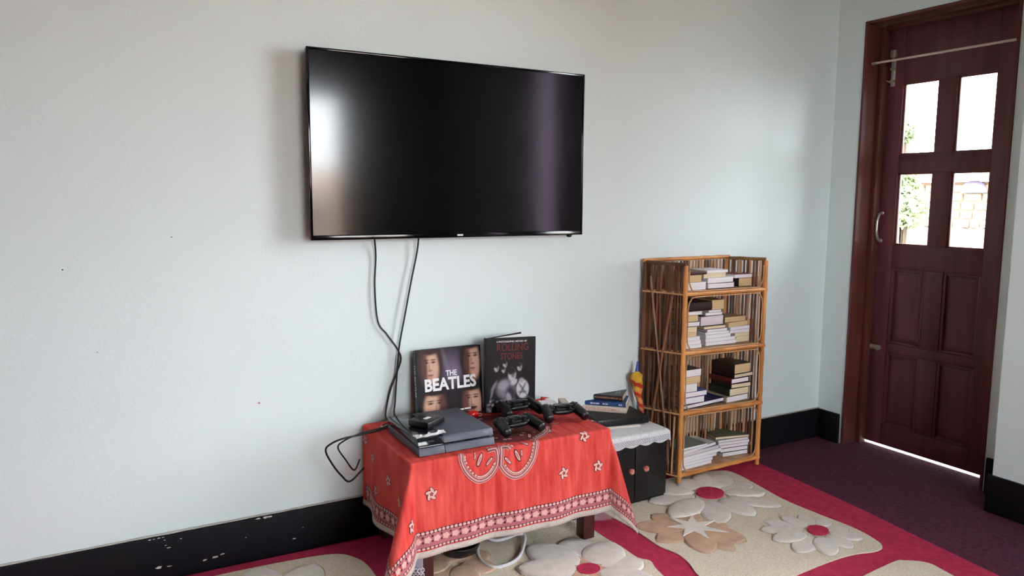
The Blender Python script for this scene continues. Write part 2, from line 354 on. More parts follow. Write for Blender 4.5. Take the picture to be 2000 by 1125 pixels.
def translucent(name, hexc):
    M = mat(name, hexc, 0.85, 0.25, 3, 0.1, 120, stretch=(1, 1, .2)); t = M.node_tree; b = t.nodes['Principled BSDF']
    tr = t.nodes.new('ShaderNodeBsdfTranslucent'); tr.inputs['Color'].default_value = (*S(hexc), 1); mx = t.nodes.new('ShaderNodeMixShader'); mx.inputs['Fac'].default_value = .93
    t.links.new(b.outputs[0], mx.inputs[1]); t.links.new(tr.outputs[0], mx.inputs[2]); t.links.new(mx.outputs[0], t.nodes['Material Output'].inputs['Surface'])
    return M
M_curt = translucent('sheer_mauve_curtain', '#f2e6f2')
M_curt2 = mat('maroon_curtain', '#3d1520', 0.85, 0.25, 3, 0.1, 120, stretch=(1, 1, .2))
def curtain(label, axis, a0, a1, z0, z1, c, folds, material):
    bm = bmesh.new(); n = folds*10; rows = []
    for i in range(n+1):
        t = i/n; a = a0+(a1-a0)*t; off = 0.028*sin(2*pi*folds*t)
        rows.append([bm.verts.new((a, c+off*s, z) if axis == 'x' else (c+off*s, a, z)) for z, s in ((z0, 1.2), ((z0+z1)/2, 1.0), (z1, 0.6))])
    for A, B in zip(rows, rows[1:]):
        for k in range(2): bm.faces.new((A[k], B[k], B[k+1], A[k+1]))
    o = obj('curtain', bm, material, smooth=True)
    md = o.modifiers.new('thickness', 'SOLIDIFY'); md.thickness = 0.003
    return tag(o, label, 'curtain')
curtain('sheer lavender curtain drawn aside at the window in the right wall', 'y', WINR[0]-0.02, WINR[0]+0.24, 0.35, 2.5, XP-0.07, 4, M_curt)
curtain('maroon curtain bunched beside the sheer one at the right wall window', 'y', WINR[0]+0.27, WINR[0]+0.55, 0.3, 2.5, XP-0.07, 4, M_curt2)
curtain('dark maroon curtain drawn aside at the window behind the camera', 'x', WINF[1]-0.12, WINF[1]+0.55, 0.3, 2.4, YF+0.08, 7, M_curt2)

# ------------------------------------------------------------------ outdoors beyond the glass
def stone_house():
    h = thing('stone_house', 'pale stone house with blue dormer and red roof seen through the lower door panes', 'house', (19.0, 8.6, -3.0))
    Ms = mat('yellow_stone', '#b5a47c', 0.9, 0.35, 3); Mj = mat('stone_joint', '#85796a', 0.9, 0.2, 5); Mr = mat('red_roof_sheet', '#c07c7c', 0.7, 0.2, 4)
    mkbox('wall', Mj, h, 0, 4, -2.6, 3.6, 0, 4.75)
    random.seed(3)
    for r in range(5):
        y = -2.5+random.random()*.2
        while y < 3.4:
            wd = random.uniform(.24, .46); z0 = 3.62+r*.22
            mkbox('stone', Ms, h, -0.07, 0.0, y, min(y+wd-.05, 3.55), z0, z0+.175, 0.015, 1)
            y += wd
    bm = bmesh.new(); pr = [(-.5, 4.76), (-.5, 4.82), (2, 5.25), (2, 5.15)]
    lo = [bm.verts.new((x, -2.9, z)) for x, z in pr]; hi = [bm.verts.new((x, 3.9, z)) for x, z in pr]
    bm.faces.new(lo); bm.faces.new(hi[::-1])
    for i in range(4): bm.faces.new((lo[i], lo[(i+1) % 4], hi[(i+1) % 4], hi[i]))
    obj('upper_roof', bm, mat('orange_roof', '#cfa68c', 0.8, 0.2, 3), h)
    bm = bmesh.new(); n = 60; rows = []
    for i in range(n+1):
        y = -3.4+7.4*i/n; d = 0.04*sin(i*pi/2)
        rows.append([bm.verts.new((-2.2, y, 3.25+d)), bm.verts.new((-0.08, y, 3.6+d))])
    for A, B in zip(rows, rows[1:]): bm.faces.new((A[0], B[0], B[1], A[1]))
    o = obj('lean_to_roof', bm, Mr, h); md = o.modifiers.new('t', 'SOLIDIFY'); md.thickness = .03
    mkbox('lean_to_wall', mat('lilac_render', '#9a96a8', 0.9, 0.1, 3), h, -2.0, -0.1, -3.2, 3.8, 0, 3.15)
    bm = bmesh.new(); lathe(bm, [(0, 0), (.32, 0), (.31, .1), (.24, .22), (0.1, .29), (0, .30)], 16, Matrix.Translation((-0.1, -.62, 4.48)) @ Matrix.Diagonal((.5, 1, 1, 1)))
    obj('dormer', bm, mat('blue_dormer', '#7c84b0', 0.7, 0.1, 3), h, smooth='auto')
    mkbox('window', mat('house_window', '#33364a', 0.3, 0.1, 3), h, -0.09, -0.071, .9, 1.4, 3.7, 4.3)
stone_house()
def leafy_tree(name, label, base, trunk_h, blobs, nleaf, seed):
    random.seed(seed)
    t = thing(name, label, 'tree', base)
    bm = bmesh.new(); tube(bm, cat_rom([(0, 0, 0), (.06, .03, trunk_h*.5), (-.04, .05, trunk_h)], 5), 0.07, 8)
    for (x, y, z, r) in blobs: tube(bm, cat_rom([(0, 0, trunk_h*.7), (x*.5, y*.5, z-r*.8), (x, y, z)], 4), 0.025, 6)
    obj('trunk', bm, mat('bark', '#4a3b2c', 0.9, 0.3, 12), t, smooth=True)
    bm = bmesh.new()
    for (x, y, z, r) in blobs:
        for k in range(nleaf):
            d = Vector((random.gauss(0, 1), random.gauss(0, 1), random.gauss(0, 1))).normalized()*(r*random.random()**.45)
            c = Vector((x, y, z))+d; s = random.uniform(.025, .05)
            a = Vector((random.gauss(0, 1), random.gauss(0, 1), random.gauss(0, 1))).normalized(); b = a.orthogonal().normalized()
            v = [bm.verts.new(c+a*s*1.3), bm.verts.new(c+b*s*.55), bm.verts.new(c-a*s*1.3), bm.verts.new(c-b*s*.55)]; bm.faces.new(v)
    o = obj('foliage', bm, mat('leaf_green', '#a4b288', 0.7, 0.35, 4, spec=.2), t); o['kind'] = 'stuff'
p = onx((1782, 405), 9.5); q = onx((1770, 255), 9.5)
leafy_tree('garden_tree', 'green leafy tree showing through the left door panes', (9.5, p.y+.1, -3.0), 3.2, [(0, -.05, p.z+3.0, .30), (.1, .12, p.z+3.25, .22), (0, 0.1, p.z+3.42, .2), (0, q.y-p.y-.02, q.z+3.0, .2), (0.2, .5, p.z+3.9, .35)], 900, 5)
struct(mkbox('balcony_floor', mat('pale_concrete', '#c9c2bd', 0.8, 0.15, 6), None, XD+0.0035, XR+1.9, -2.2, 0.9, -0.2, -0.0005), 'pale concrete balcony floor outside the door', 'floor')
struct(mkbox('ground_outside', mat('outdoor_ground', '#7c7a66', 0.95, 0.3, 1.5), None, -30, 40, -40, 30, -3.3, -3.0), 'ground outside around the building', 'ground')
# orange house reflected in the television through the window behind the camera
h = thing('orange_house', 'orange rendered house outside the window behind the camera', 'house', (6, -17, -3.0))
mkbox('wall', mat('orange_render', '#ecc4aa', 0.9, 0.1, 1), h, -9, 5, -4, 0, 0, 5.0)
for i in range(6):
    f = mkbox('window', mat('pale_frame', '#d6cbbb', 0.6, .05, 3), h, -8+i*2.1, -6.9+i*2.1, 0.001, 0.08, 3.0, 4.4, .01)
    mkbox('pane', mat('dark_pane', '#4d4f58', 0.15, .1, 3), f, -7.9+i*2.1, -7.0+i*2.1, 0.081, 0.09, 3.1, 4.3)

# ------------------------------------------------------------------ rug
ZR = 0.010
M_crim = mat('crimson_pile', '#cb3f61', 0.95, 0.2, 35, 0.6, 300, spec=0.05)
M_cream = mat('cream_pile', '#f0e5d2', 0.95, 0.18, 160, 0.6, 300, spec=0.1, col2='#dccdb4')
M_petal = mat('pale_petal_pile', '#ece4dd', 0.95, 0.10, 30, 0.5, 320, spec=0.05)
M_brown = mat('tan_petal_pile', '#dcb89c', 0.95, 0.2, 20, 0.5, 320, spec=0.05)
M_star = mat('star_pile', '#f2eae2', 0.95, 0.08, 30, 0.5, 320, spec=0.1)
rug = thing('floral_rug', 'crimson and cream floral rug with carved daisies on the purple carpet', 'rug', (1.1, -1.0, 0))
RO = Vector((1.1, -1.0, 0))
def rel(p): return (p[0]-RO.x, p[1]-RO.y)
edge = [(2.768, -0.06), (2.755, -0.2), (2.735, -0.5), (2.705, -0.81), (2.665, -1.1), (2.632, -1.36), (2.58, -1.75), (2.53, -2.3)]
out = [(-0.75, -0.035), (0.3, -0.03), (0.8, -0.045), (1.5, -0.05), (2.2, -0.05)]+edge+[(-0.75, -2.3)]
obj('border_field', prism(bmesh.new(), [rel(p) for p in out][::-1], 0.0008, ZR), M_crim, rug)
def patch(pts, z1=ZR+0.004, n=5):
    q = [rel((v.x, v.y)) for v in cat_rom([(x, y, 0) for x, y in pts], n, True)]
    bm = prism(bmesh.new(), q, ZR+0.0002, z1)
    return obj('cream_field', bm, M_cream, rug)
ZP = ZR+0.004
patch([(1.80, -0.16), (2.05, -0.13), (2.35, -0.135), (2.50, -0.165), (2.545, -0.22), (2.525, -0.39), (2.50, -0.55), (2.507, -0.73), (2.519, -0.86), (2.507, -0.955), (2.478, -1.02), (2.419, -1.036), (2.319, -1.012), (2.183, -1.008), (2.0, -1.018), (1.85, -1.02), (1.76, -0.98), (1.725, -0.87), (1.758, -0.776), (1.768, -0.70), (1.75, -0.625), (1.753, -0.547), (1.757, -0.443), (1.75, -0.3), (1.76, -.2)])
patch([(0.93, -0.17), (1.2, -0.14), (1.45, -0.14), (1.58, -0.17), (1.62, -0.26), (1.615, -0.44), (1.618, -0.52), (1.624, -0.57), (1.624, -0.66), (1.648, -0.70), (1.631, -0.75), (1.618, -0.81), (1.60, -0.92), (1.54, -1.0), (1.35, -1.02), (1.05, -1.0), (0.9, -0.98), (0.86, -0.88), (0.875, -0.6), (0.86, -0.35), (0.88, -0.22)])
patch([(0.05, -0.1), (0.30, -0.085), (0.53, -0.096), (0.68, -0.12), (0.74, -0.18), (0.765, -0.29), (0.75, -0.6), (0.75, -0.85), (0.70, -0.99), (0.4, -1.0), (0.1, -1.0), (0.0, -0.9), (-0.02, -0.5), (0.0, -0.2)])
patch([(1.8, -1.16), (2.1, -1.14), (2.39, -1.118), (2.445, -1.13), (2.50, -1.182), (2.49, -1.27), (2.44, -1.6), (2.4, -1.95), (2.2, -2.0), (1.85, -2.0), (1.76, -1.9), (1.75, -1.5), (1.74, -1.25)])
patch([(0.9, -1.16), (1.2, -1.13), (1.5, -1.14), (1.61, -1.2), (1.63, -1.5), (1.61, -1.9), (1.5, -2.0), (1.0, -2.0), (0.88, -1.9), (0.87, -1.5), (0.86, -1.25)])
patch([(0.05, -1.16), (0.4, -1.13), (0.65, -1.14), (0.74, -1.2), (0.76, -1.5), (0.74, -1.9), (0.6, -2.0), (0.1, -2.0), (0.0, -1.9), (-0.02, -1.5), (0, -1.25)])
NP = [0]
M_groove_shade = mat('painted_groove_shade', '#bdad96', 0.95, 0.2, 60, .5, 320, spec=.05)  # darker tan ring around each petal, painting in the shade of a carved groove
def petal(c, tip, wid, material=M_petal, base=0.25, zb=ZP, hgt=0.007, name='petal', blunt=0.62):
    c = Vector((c[0], c[1])); tip = Vector((tip[0], tip[1])); d = tip-c; L = d.length; d = d/L; s = Vector((-d.y, d.x))
    NP[0] += 1; hgt *= (1.0, 1.5, 1.2, 1.7)[NP[0] % 4]
    ol = []
    n = 12
    for i in range(2*n):
        t = i/n if i <= n else (2*n-i)/n
        sd = 1 if i <= n else -1
        wv = wid*0.5*(sin(pi*min(1, t**(1/blunt*0.62)))**0.6 if 0 < t < 1 else 0.0)
        along = L*(base+(1-base)*t)
        ol.append(c+d*along+s*sd*wv)
    cen = c+d*L*(base+(1-base)*0.58)
    bm = bmesh.new(); rings = []
    for f, z in ((1.045, 0.05), (1.0, 0.10), (0.97, 0.65), (0.86, 0.92), (0.55, 1.0)):
        rings.append([bm.verts.new((*rel(cen+(p-cen)*f), zb+hgt*z)) for p in ol])
    for q_, (A, B) in enumerate(zip(rings, rings[1:])):
        for k in range(len(A)): bm.faces.new((A[k], A[(k+1) % len(A)], B[(k+1) % len(A)], B[k])).material_index = 1 if q_ == 0 else 0
    bm.faces.new(rings[-1])
    return obj(name, bm, [material, M_groove_shade], rug, smooth=True)
def disc(c, rx, ry, material, z0, z1, name='flower_centre'):
    return obj(name, prism(bmesh.new(), [rel(p) for p in ell(c[0], c[1], rx, ry, 24)], z0, z1), material, rug)
# big daisy
c = (2.264, -0.353)
for tip, wd in (((2.49, -0.235), .115), ((2.515, -0.36), .10), ((2.475, -0.47), .09), ((2.43, -0.60), .10), ((2.255, -0.615), .115), ((2.075, -0.60), .125), ((1.945, -0.47), .13), ((1.97, -0.30), .12), ((2.06, -0.20), .115), ((2.26, -0.165), .12), ((2.39, -0.16), .10)): petal(c, tip, wd)
disc(c, .062, .055, M_crim, ZP, ZP+.010)
c = (2.368, -0.825)
for tip, wd in (((2.25, -0.67), .075), ((2.345, -0.665), .07), ((2.43, -0.69), .06), ((2.49, -0.77), .06), ((2.487, -0.87), .07), ((2.46, -0.955), .07), ((2.36, -0.985), .08), ((2.235, -0.985), .09), ((2.15, -0.91), .09), ((2.15, -0.80), .09), ((2.18, -0.71), .08)): petal(c, tip, wd, hgt=.005)
disc(c, .042, .036, M_crim, ZP, ZP+.009)
# tan flower with star centre
c = Vector((1.965, -0.575))
for tip, wd in (((1.775, -0.455), .12), ((1.90, -0.40), .12), ((2.06, -0.43), .10), ((1.765, -0.60), .11), ((1.86, -0.76), .12), ((1.96, -0.79), .10), ((2.06, -0.755), .14), ((2.10, -0.62), .10)): petal(c, tip, wd, M_brown, base=.05, hgt=.004)
def star(c, R, r, n, material, z, seed, rot=0.0):
    random.seed(seed); pts = []
    for i in range(2*n):
        a = rot+i*pi/n; q = R*random.uniform(.75, 1.1) if i % 2 == 0 else r
        pts.append((c[0]+q*cos(a), c[1]+q*sin(a)))
    return obj('flower_star', prism(bmesh.new(), [rel(p) for p in pts], ZP, z), material, rug)
star(c, .13, .042, 7, M_star, ZP+.0085, 4)
# big white flower with tan star and crimson centre, and a darker one under the table
c = (1.412, -0.66)
for tip, wd in (((1.325, -0.40), .16), ((1.50, -0.42), .17), ((1.615, -0.535), .16), ((1.62, -0.70), .14), ((1.56, -0.86), .15), ((1.40, -0.92), .15), ((1.24, -0.86), .15), ((1.17, -0.70), .15), ((1.20, -0.53), .14)): petal(c, tip, wd, base=.1)
star(c, .135, .05, 6, M_brown, ZP+.0095, 8, .4); disc(c, .042, .036, M_crim, ZP+.001, ZP+.012)
c = (1.03, -0.40)
for a in range(7): petal(c, (c[0]+.15*cos(a*.898+.2), c[1]+.15*sin(a*.898+.2)), .11, M_brown, base=.1, hgt=.005)
c = (0.42, -0.40)
for a in range(9): petal(c, (c[0]+.30*cos(a*.698+.2), c[1]+.30*sin(a*.698+.2)), .15, base=.15)
disc(c, .06, .055, M_crim, ZP, ZP+.010)
c = (2.15, -1.5)
for a in range(9): petal(c, (c[0]+.27*cos(a*.698), c[1]+.27*sin(a*.698)), .13, base=.15)
disc(c, .06, .055, M_crim, ZP, ZP+.010)

# ------------------------------------------------------------------ television
YT = -0.07
tx0 = (ony((597, 90), YT).x+ony((608, 468), YT).x)/2; tx1 = (ony((1142, 145), YT).x+ony((1138, 460), YT).x)/2
tz1 = (ony((597, 90), YT).z+ony((1142, 145), YT).z)/2; tz0 = (ony((608, 468), YT).z+ony((1138, 460), YT).z)/2
tv = thing('television', 'large black flat screen television mounted on the wall', 'television', ((tx0+tx1)/2, 0, tz0))
hw, th = (tx1-tx0)/2, tz1-tz0
bm = bmesh.new(); box(bm, -hw+.002, hw-.002, YT+.006, YT+.026, .001, th-.001, .003); box(bm, -hw+.15, hw-.15, YT+.0262, -0.028, .04, th-.18, .01)
obj('back_shell', bm, M_blackm, tv, smooth='auto')
bm = bmesh.new(); e, eb = .0085, .017
for b in ((-hw, -hw+e, 0, th), (hw-e, hw, 0, th), (-hw+e, hw-e, 0, eb), (-hw+e, hw-e, th-e, th)): box(bm, b[0], b[1], YT, YT+.0058, b[2], b[3], .0015)
obj('bezel', bm, M_gloss, tv, smooth='auto')
mkbox('screen', M_screen, tv, -hw+e+.0003, hw-e-.0003, YT+.002, YT+.0055, eb+.0003, th-e-.0003)
lx = ony((899, 459), YT).x-tv.location.x; lz = ony((899, 459), YT).z-tz0
decal('maker_mark', [[(lx+a, lz-.0032), (lx+a+.0052, lz-.0032), (lx+a+.0052, lz+.0032), (lx+a, lz+.0032)] for a in (-.012, -.006, 0, .006)], M_white, tv, frame((0, YT-.0004, 0), (1, 0, 0), (0, 0, 1)))
sx = ony((1115, 460), YT).x-tv.location.x
bm = bmesh.new(); lathe(bm, [(0, -.0075), (.008, -.006), (.0125, -.002), (.013, .004), (0, .004)], 16, Matrix.Translation((sx, YT+.013, -.0035)) @ Matrix.Diagonal((1, .8, 1, 1))); obj('sensor_pod', bm, M_gloss, tv, smooth=True)
bm = bmesh.new(); box(bm, -.2, .2, -.0275, -.0006, .15, .42, .002); obj('wall_bracket', bm, M_blackm, tv, smooth='auto')

# ------------------------------------------------------------------ table and red cloth
TX0, TX1, TY0, TY1, TZ = 0.845, 1.608, -0.482, -0.03, 0.438
M_tw = mat('table_wood', '#4a1c1c', 0.45, 0.3, 6, 0.1, 40, stretch=(1, 1, .3))
tb = thing('coffee_table', 'low dark red-brown wooden table under the red cloth', 'table', ((TX0+TX1)/2, (TY0+TY1)/2, 0.014))
tl = tb.location
mkbox('tabletop', M_tw, tb, TX0-tl.x, TX1-tl.x, TY0-tl.y, TY1-tl.y, TZ-.03-tl.z, TZ-tl.z, .004)
for x in (TX0+.03, TX1-.08):
    for y in (TY0+.02, TY1-.07): mkbox('leg', M_tw, tb, x-tl.x, x+.05-tl.x, y-tl.y, y+.05-tl.y, 0.002, TZ-.0305-tl.z, .003)
for (a, b, c, d) in ((TX0+.0805, TX1-.0805, TY0+.03, TY0+.05), (TX0+.0805, TX1-.0805, TY1-.05, TY1-.03), (TX0+.04, TX0+.06, TY0+.0705, TY1-.0705), (TX1-.06, TX1-.04, TY0+.0705, TY1-.0705)):
    mkbox('apron', M_tw, tb, a-tl.x, b-tl.x, c-tl.y, d-tl.y, TZ-.10-tl.z, TZ-.0305-tl.z, .002)
OF, OLf, ORt = 0.298, 0.300, 0.275      # overhangs front, left, right
ZCL = TZ+0.003
def cloth(a, b):
    ca, cb = min(max(a, TX0-.004), TX1+.004), max(b, TY0-.004)
    da, db = a-ca, cb-b
    r = hypot(da, db)
    z = ZCL+0.0012*sin(a*23+b*11)*sin(b*19-a*7)
    if r < 1e-7: return Vector((a, b, max(z, ZCL-.0006)))
    left = da < 0; th_ = atan2(abs(da), db)      # 0 front .. pi/2 side
    s2 = sin(2*th_)**2 if (abs(da) > 0 and db > 0) else 0.0
    if db > 0 and abs(da) < 1e-9: ph = 0.075+0.030*sin(a*15+.6)+0.018*sin(a*37+1.0)
    elif db <= 0: ph = (0.03+0.05*sin(b*22) if left else 0.035+.015*sin(b*25))
    else:
        if left: ph = (0.075+0.030*sin(TX0*15+.6)+0.018*sin(TX0*37+1.0))*cos(th_)**2+(0.03+.05*sin(TY0*22))*sin(th_)**2+0.42*s2**1.3
        else: ph = (0.075+0.030*sin(TX1*15+.6)+0.018*sin(TX1*37+1.0))*cos(th_)**2+(.035+.015*sin(TY0*25))*sin(th_)**2+0.24*s2**1.3
    if left and db > 0: th_ = th_
    k = min(1.0, r/0.10)
    rho = 0.010; tm = pi/2-ph*k
    if r < rho*tm: o_, dz = rho*sin(r/rho), rho*(1-cos(r/rho))
    else: o_, dz = rho*sin(tm)+(r-rho*tm)*cos(tm), rho*(1-cos(tm))+(r-rho*tm)*sin(tm)
    # cone corner: keep the flare direction but turn it gently
    ux, uy = (sin(th_)*(-1 if left else 1), -cos(th_))
    if not left and abs(da) > 0 and db > 0:
        ux *= 1.0
    zz = ZCL-dz
    return Vector((ca+ux*o_, cb+uy*o_, max(zz, 0.024+0.002*sin(a*40))))
def cloth_n(a, b, e=0.002):
    p = cloth(a, b); n = (cloth(a+e, b)-cloth(a-e, b)).cross(cloth(a, b+e)-cloth(a, b-e))
    return n.normalized() if n.length > 1e-12 else Vector((0, 0, 1))
A0, A1, B0, B1 = TX0-OLf, TX1+ORt, TY0-OF, TY1+.012
M_cloth = mat('red_batik_cotton', '#de5a52', 0.8, 0.2, 9, 0.25, 500, stretch=(5, 1, .7), col2='#bd312d', spec=0.15, lo=.3, hi=.7)
M_lace = mat('cream_lace_trim', '#cdbdb4', 0.85, 0.15, 120, 0.5, 500)
M_pale = mat('pale_pink_print', '#d8a49c', 0.8, 0.1, 60)
M_dark = mat('dark_maroon_print', '#45141c', 0.8, 0.2, 60)
M_mid = mat('dusty_rose_print', '#b0626a', 0.8, 0.2, 80)
cl = thing('tablecloth', 'red printed cotton cloth with cream lace hem draped over the low table', 'tablecloth', ((TX0+TX1)/2, (TY0+TY1)/2, ZCL))
co = cl.location.copy()
def axis_pts(lo, hi, brk, nf, step):
    s = set(); x = lo
    while x < hi: s.add(round(x, 5)); x += step
    s.add(hi)
    for q in brk:
        for d in (-.006, 0, .004, .008, .012, .016, .022): s.add(round(q+d, 5)); s.add(round(q-d, 5))
    return sorted(v for v in s if lo <= v <= hi)
As = axis_pts(A0, A1, (TX0, TX1), 0, .0125); Bs = axis_pts(B0, B1, (TY0,), 0, .0125)
bm = bmesh.new(); G = [[bm.verts.new(cloth(a, b)-co) for b in Bs] for a in As]
for i in range(len(As)-1):
    for j in range(len(Bs)-1): bm.faces.new((G[i][j], G[i+1][j], G[i+1][j+1], G[i][j+1]))
body = obj('cloth', bm, M_cloth, cl, smooth=True)
def on_cloth(a, b, off): return cloth(a, b)+cloth_n(a, b)*off-co
# lace hem: scalloped strip beyond the cloth edge
bm = bmesh.new()
def hem(path, nrm):
    prev = None; L = 0
    for i, (a, b) in enumerate(path):
        if i: L += hypot(a-path[i-1][0], b-path[i-1][1])
        wv = 0.017+0.002*abs(sin(L*pi/0.010))
        v = [bm.verts.new(on_cloth(a-nrm[0]*.002, b-nrm[1]*.002, .0012)), bm.verts.new(on_cloth(a+nrm[0]*wv*.5, b+nrm[1]*wv*.5, .0012)), bm.verts.new(on_cloth(a+nrm[0]*wv, b+nrm[1]*wv, .0012))]
        if prev:
            for k in (0, 1): bm.faces.new((prev[k], v[k], v[k+1], prev[k+1]))
        prev = v
nH = 500
hem([(A0+(A1-A0)*i/nH, B0) for i in range(nH+1)], (0, -1)); hem([(A0, B0+(B1-B0)*i/260) for i in range(261)], (-1, 0)); hem([(A1, B0+(B1-B0)*i/260) for i in range(261)], (1, 0))
o = obj('lace_hem', bm, M_lace, cl, smooth=True); md = o.modifiers.new('t', 'SOLIDIFY'); md.thickness = .0012
# printed border and motifs, laid on the cloth surface
PR = {'deep': bmesh.new(), 'pale': bmesh.new(), 'dark': bmesh.new(), 'mid': bmesh.new()}
LV = {'deep': .0005, 'mid': .0009, 'dark': .0014, 'pale': .0019}
def pr_poly(k, pts, lift=0.0):
    vs = [PR[k].verts.new(on_cloth(a, b, LV[k]+lift)) for a, b in pts]
    c = PR[k].verts.new(on_cloth(sum(p[0] for p in pts)/len(pts), sum(p[1] for p in pts)/len(pts), LV[k]+lift))
    for i in range(len(vs)):
        try: PR[k].faces.new((vs[i], vs[(i+1) % len(vs)], c))
        except ValueError: pass
def pr_rib(k, pts, wd, lift=0.0):
    prev = None
    for i, p in enumerate(pts):
        q0, q1 = pts[max(0, i-1)], pts[min(len(pts)-1, i+1)]
        dx, dy = q1[0]-q0[0], q1[1]-q0[1]; l = hypot(dx, dy) or 1; nx, ny = -dy/l*wd/2, dx/l*wd/2
        v = [PR[k].verts.new(on_cloth(p[0]+nx, p[1]+ny, LV[k]+lift)), PR[k].verts.new(on_cloth(p[0]-nx, p[1]-ny, LV[k]+lift))]
        if prev: PR[k].faces.new((prev[0], v[0], v[1], prev[1]))
        prev = v
def border(p0, p1, nrm):   # rows run parallel to an edge
    L = hypot(p1[0]-p0[0], p1[1]-p0[1]); ux, uy = (p1[0]-p0[0])/L, (p1[1]-p0[1])/L; rot = atan2(uy, ux)
    at = lambda s, d: (p0[0]+ux*s-nrm[0]*d, p0[1]+uy*s-nrm[1]*d)
    n = int(L/.0150)
    for d, wd in ((.034, .040),):
        st = [at(L*i/n, d) for i in range(n+1)]; pr_rib('mid', st, wd)
    for d in (.060, .010):
        pr_rib('dark', [at(L*i/n, d) for i in range(n+1)], .0115 if d > .03 else .009)
        for i in range(n):
            c = at((i+.5)*.0150, d); pr_poly('pale', ell(c[0], c[1], .0062, .0050 if d > .03 else .0038, 8, rot))
    m_ = int(L/.034)
    for i in range(m_):
        c = at((i+.5)*.034, .036); rr = .0125
        pr_poly('pale', [(c[0]+rr*(1+.18*cos(5*t))*cos(t), c[1]+rr*.8*(1+.18*cos(5*t))*sin(t)) for t in [j*2*pi/15 for j in range(15)]], -.0004)
        c = at((i+1)*.034, .030); pr_poly('dark', ell(c[0], c[1], .0042, .0042, 6, .3))
        c = at((i+1)*.034, .046); pr_poly('dark', ell(c[0], c[1], .0042, .0042, 6, .3))
border((A0+.01, B0), (A1-.01, B0), (0, -1)); border((A0, B0+.06), (A0, B1-.02), (-1, 0)); border((A1, B0+.06), (A1, B1-.02), (1, 0))
def px_cloth(q):
    p = ony(q, TY0-.035)
    if p.z < ZCL-.004: return (p.x, TY0-(ZCL-p.z)/cos(.08))
    p = onz(q, ZCL); return (p.x, max(p.y, TY0-.008))
def pinwheel(c, R, rot):
    for i in range(5):
        a = rot+i*2*pi/5
        e0 = (c[0]+R*.52*cos(a), c[1]+R*.52*sin(a))
        big = ell(e0[0], e0[1], R*.52, R*.30, 12, a+.7); sm = ell(e0[0], e0[1], R*.43, R*.21, 12, a+.7)
        pr_poly('dark', big); pr_poly('pale', sm)
for q, r in (((1148, 860), .9), ((1104, 931), .3), ((1172, 917), 1.3), ((845, 973), .1), ((1068, 843), .2), ((1163, 822), .5), ((766, 1030), 1.0)): pinwheel(px_cloth(q), .024, r)
for (a, b, r) in ((TX0-.13, -.30, .2), (TX0-.10, -.14, 1.0), (TX0-.2, -.2, .6), (TX0+.07, -.32, .3), (TX0+.05, -.08, .8), (1.05, -.08, .3), (TX0-.06, -.05, .4), (TX1+.12, -.25, .4), (TX0-.17, -.40, .1)): pinwheel((a, b), .022, r)
def ribset(pp, inner=1):
    P = [(v.x, v.y) for v in cat_rom([(*px_cloth(q), 0) for q in pp], 6)]
    pr_rib('pale', P, .017); pr_rib('dark', P, .0125, .0009); pr_rib('mid', P, .009, .0018); pr_rib('pale', P, .0034, .0010)
    L = 0
    for i in range(1, len(P)):   # inner row of pearls
        L += hypot(P[i][0]-P[i-1][0], P[i][1]-P[i-1][1])
        if L > .010:
            L = 0; dx, dy = P[i][0]-P[i-1][0], P[i][1]-P[i-1][1]; l = hypot(dx, dy) or 1
            c = (P[i][0]-dy/l*.0135*inner, P[i][1]+dx/l*.0135*inner); pr_poly('dark', ell(*c, .0062, .0048, 8, atan2(dy, dx))); pr_poly('pale', ell(*c, .0050, .0036, 8, atan2(dy, dx)))
ribset([(899, 887), (906, 910), (917, 933), (935, 947), (952, 945), (966, 934), (976, 918)])
ribset([(983, 918), (993, 932), (1007, 939), (1022, 935), (1036, 922), (1048, 903), (1053, 882), (1055, 866)])
ribset([(976, 918), (978, 903), (976, 887), (970, 879), (962, 880), (959, 889)], -1); ribset([(983, 918), (985, 895), (988, 880), (994, 875), (1001, 878), (1002, 886)], 1)
ribset([(1055, 866), (1045, 859), (1058, 852), (1068, 843), (1068, 835)])
def leafm(q, L, rot):
    c = px_cloth(q)
    for s, k, w_ in ((1.0, 'dark', .34), (.82, 'pale', .22), (.5, 'mid', .10)): pr_poly(k, ell(c[0], c[1], L*s, L*w_, 12, rot), .0012 if k == 'mid' else 0)
for q, L, r in (((942, 907), .026, 1.2), ((961, 910), .020, .8), ((1016, 898), .026, 2.0), ((997, 908), .020, 2.3), ((933, 900), .014, 1.5), ((1024, 893), .014, 1.7), ((1034, 852), .022, 1.1), ((1028, 868), .016, 2.6), ((1085, 828), .020, .1)): leafm(q, L, r)
for i in range(40):   # dark ground of the middle medallion
    pr_rib('deep', [(1.272+.185*(1-(2*(i+.5)/40-1)**2)**.5*k_, -.30+.165*(2*(i+.5)/40-1)) for k_ in (-1, -.5, 0, .5, 1)], .0085)
random.seed(8)
for i in range(46):   # dense small print of the middle medallion on the table top
    a, b = random.uniform(1.15, 1.42), random.uniform(-.43, -.16)
    pinwheel((a, b), .010, random.random()*3) if i % 3 else pr_poly('dark', ell(a, b, .016, .010, 10, random.random()*3))
for k, mm, nm in (('deep', mat('deep_maroon_print', '#6e1d1e', .8, .25, 40), 'medallion_print'), ('mid', M_mid, 'rose_print'), ('dark', M_dark, 'maroon_print'), ('pale', M_pale, 'pale_print')):
    o = obj(nm, PR[k], mm, cl); o['kind'] = 'stuff'
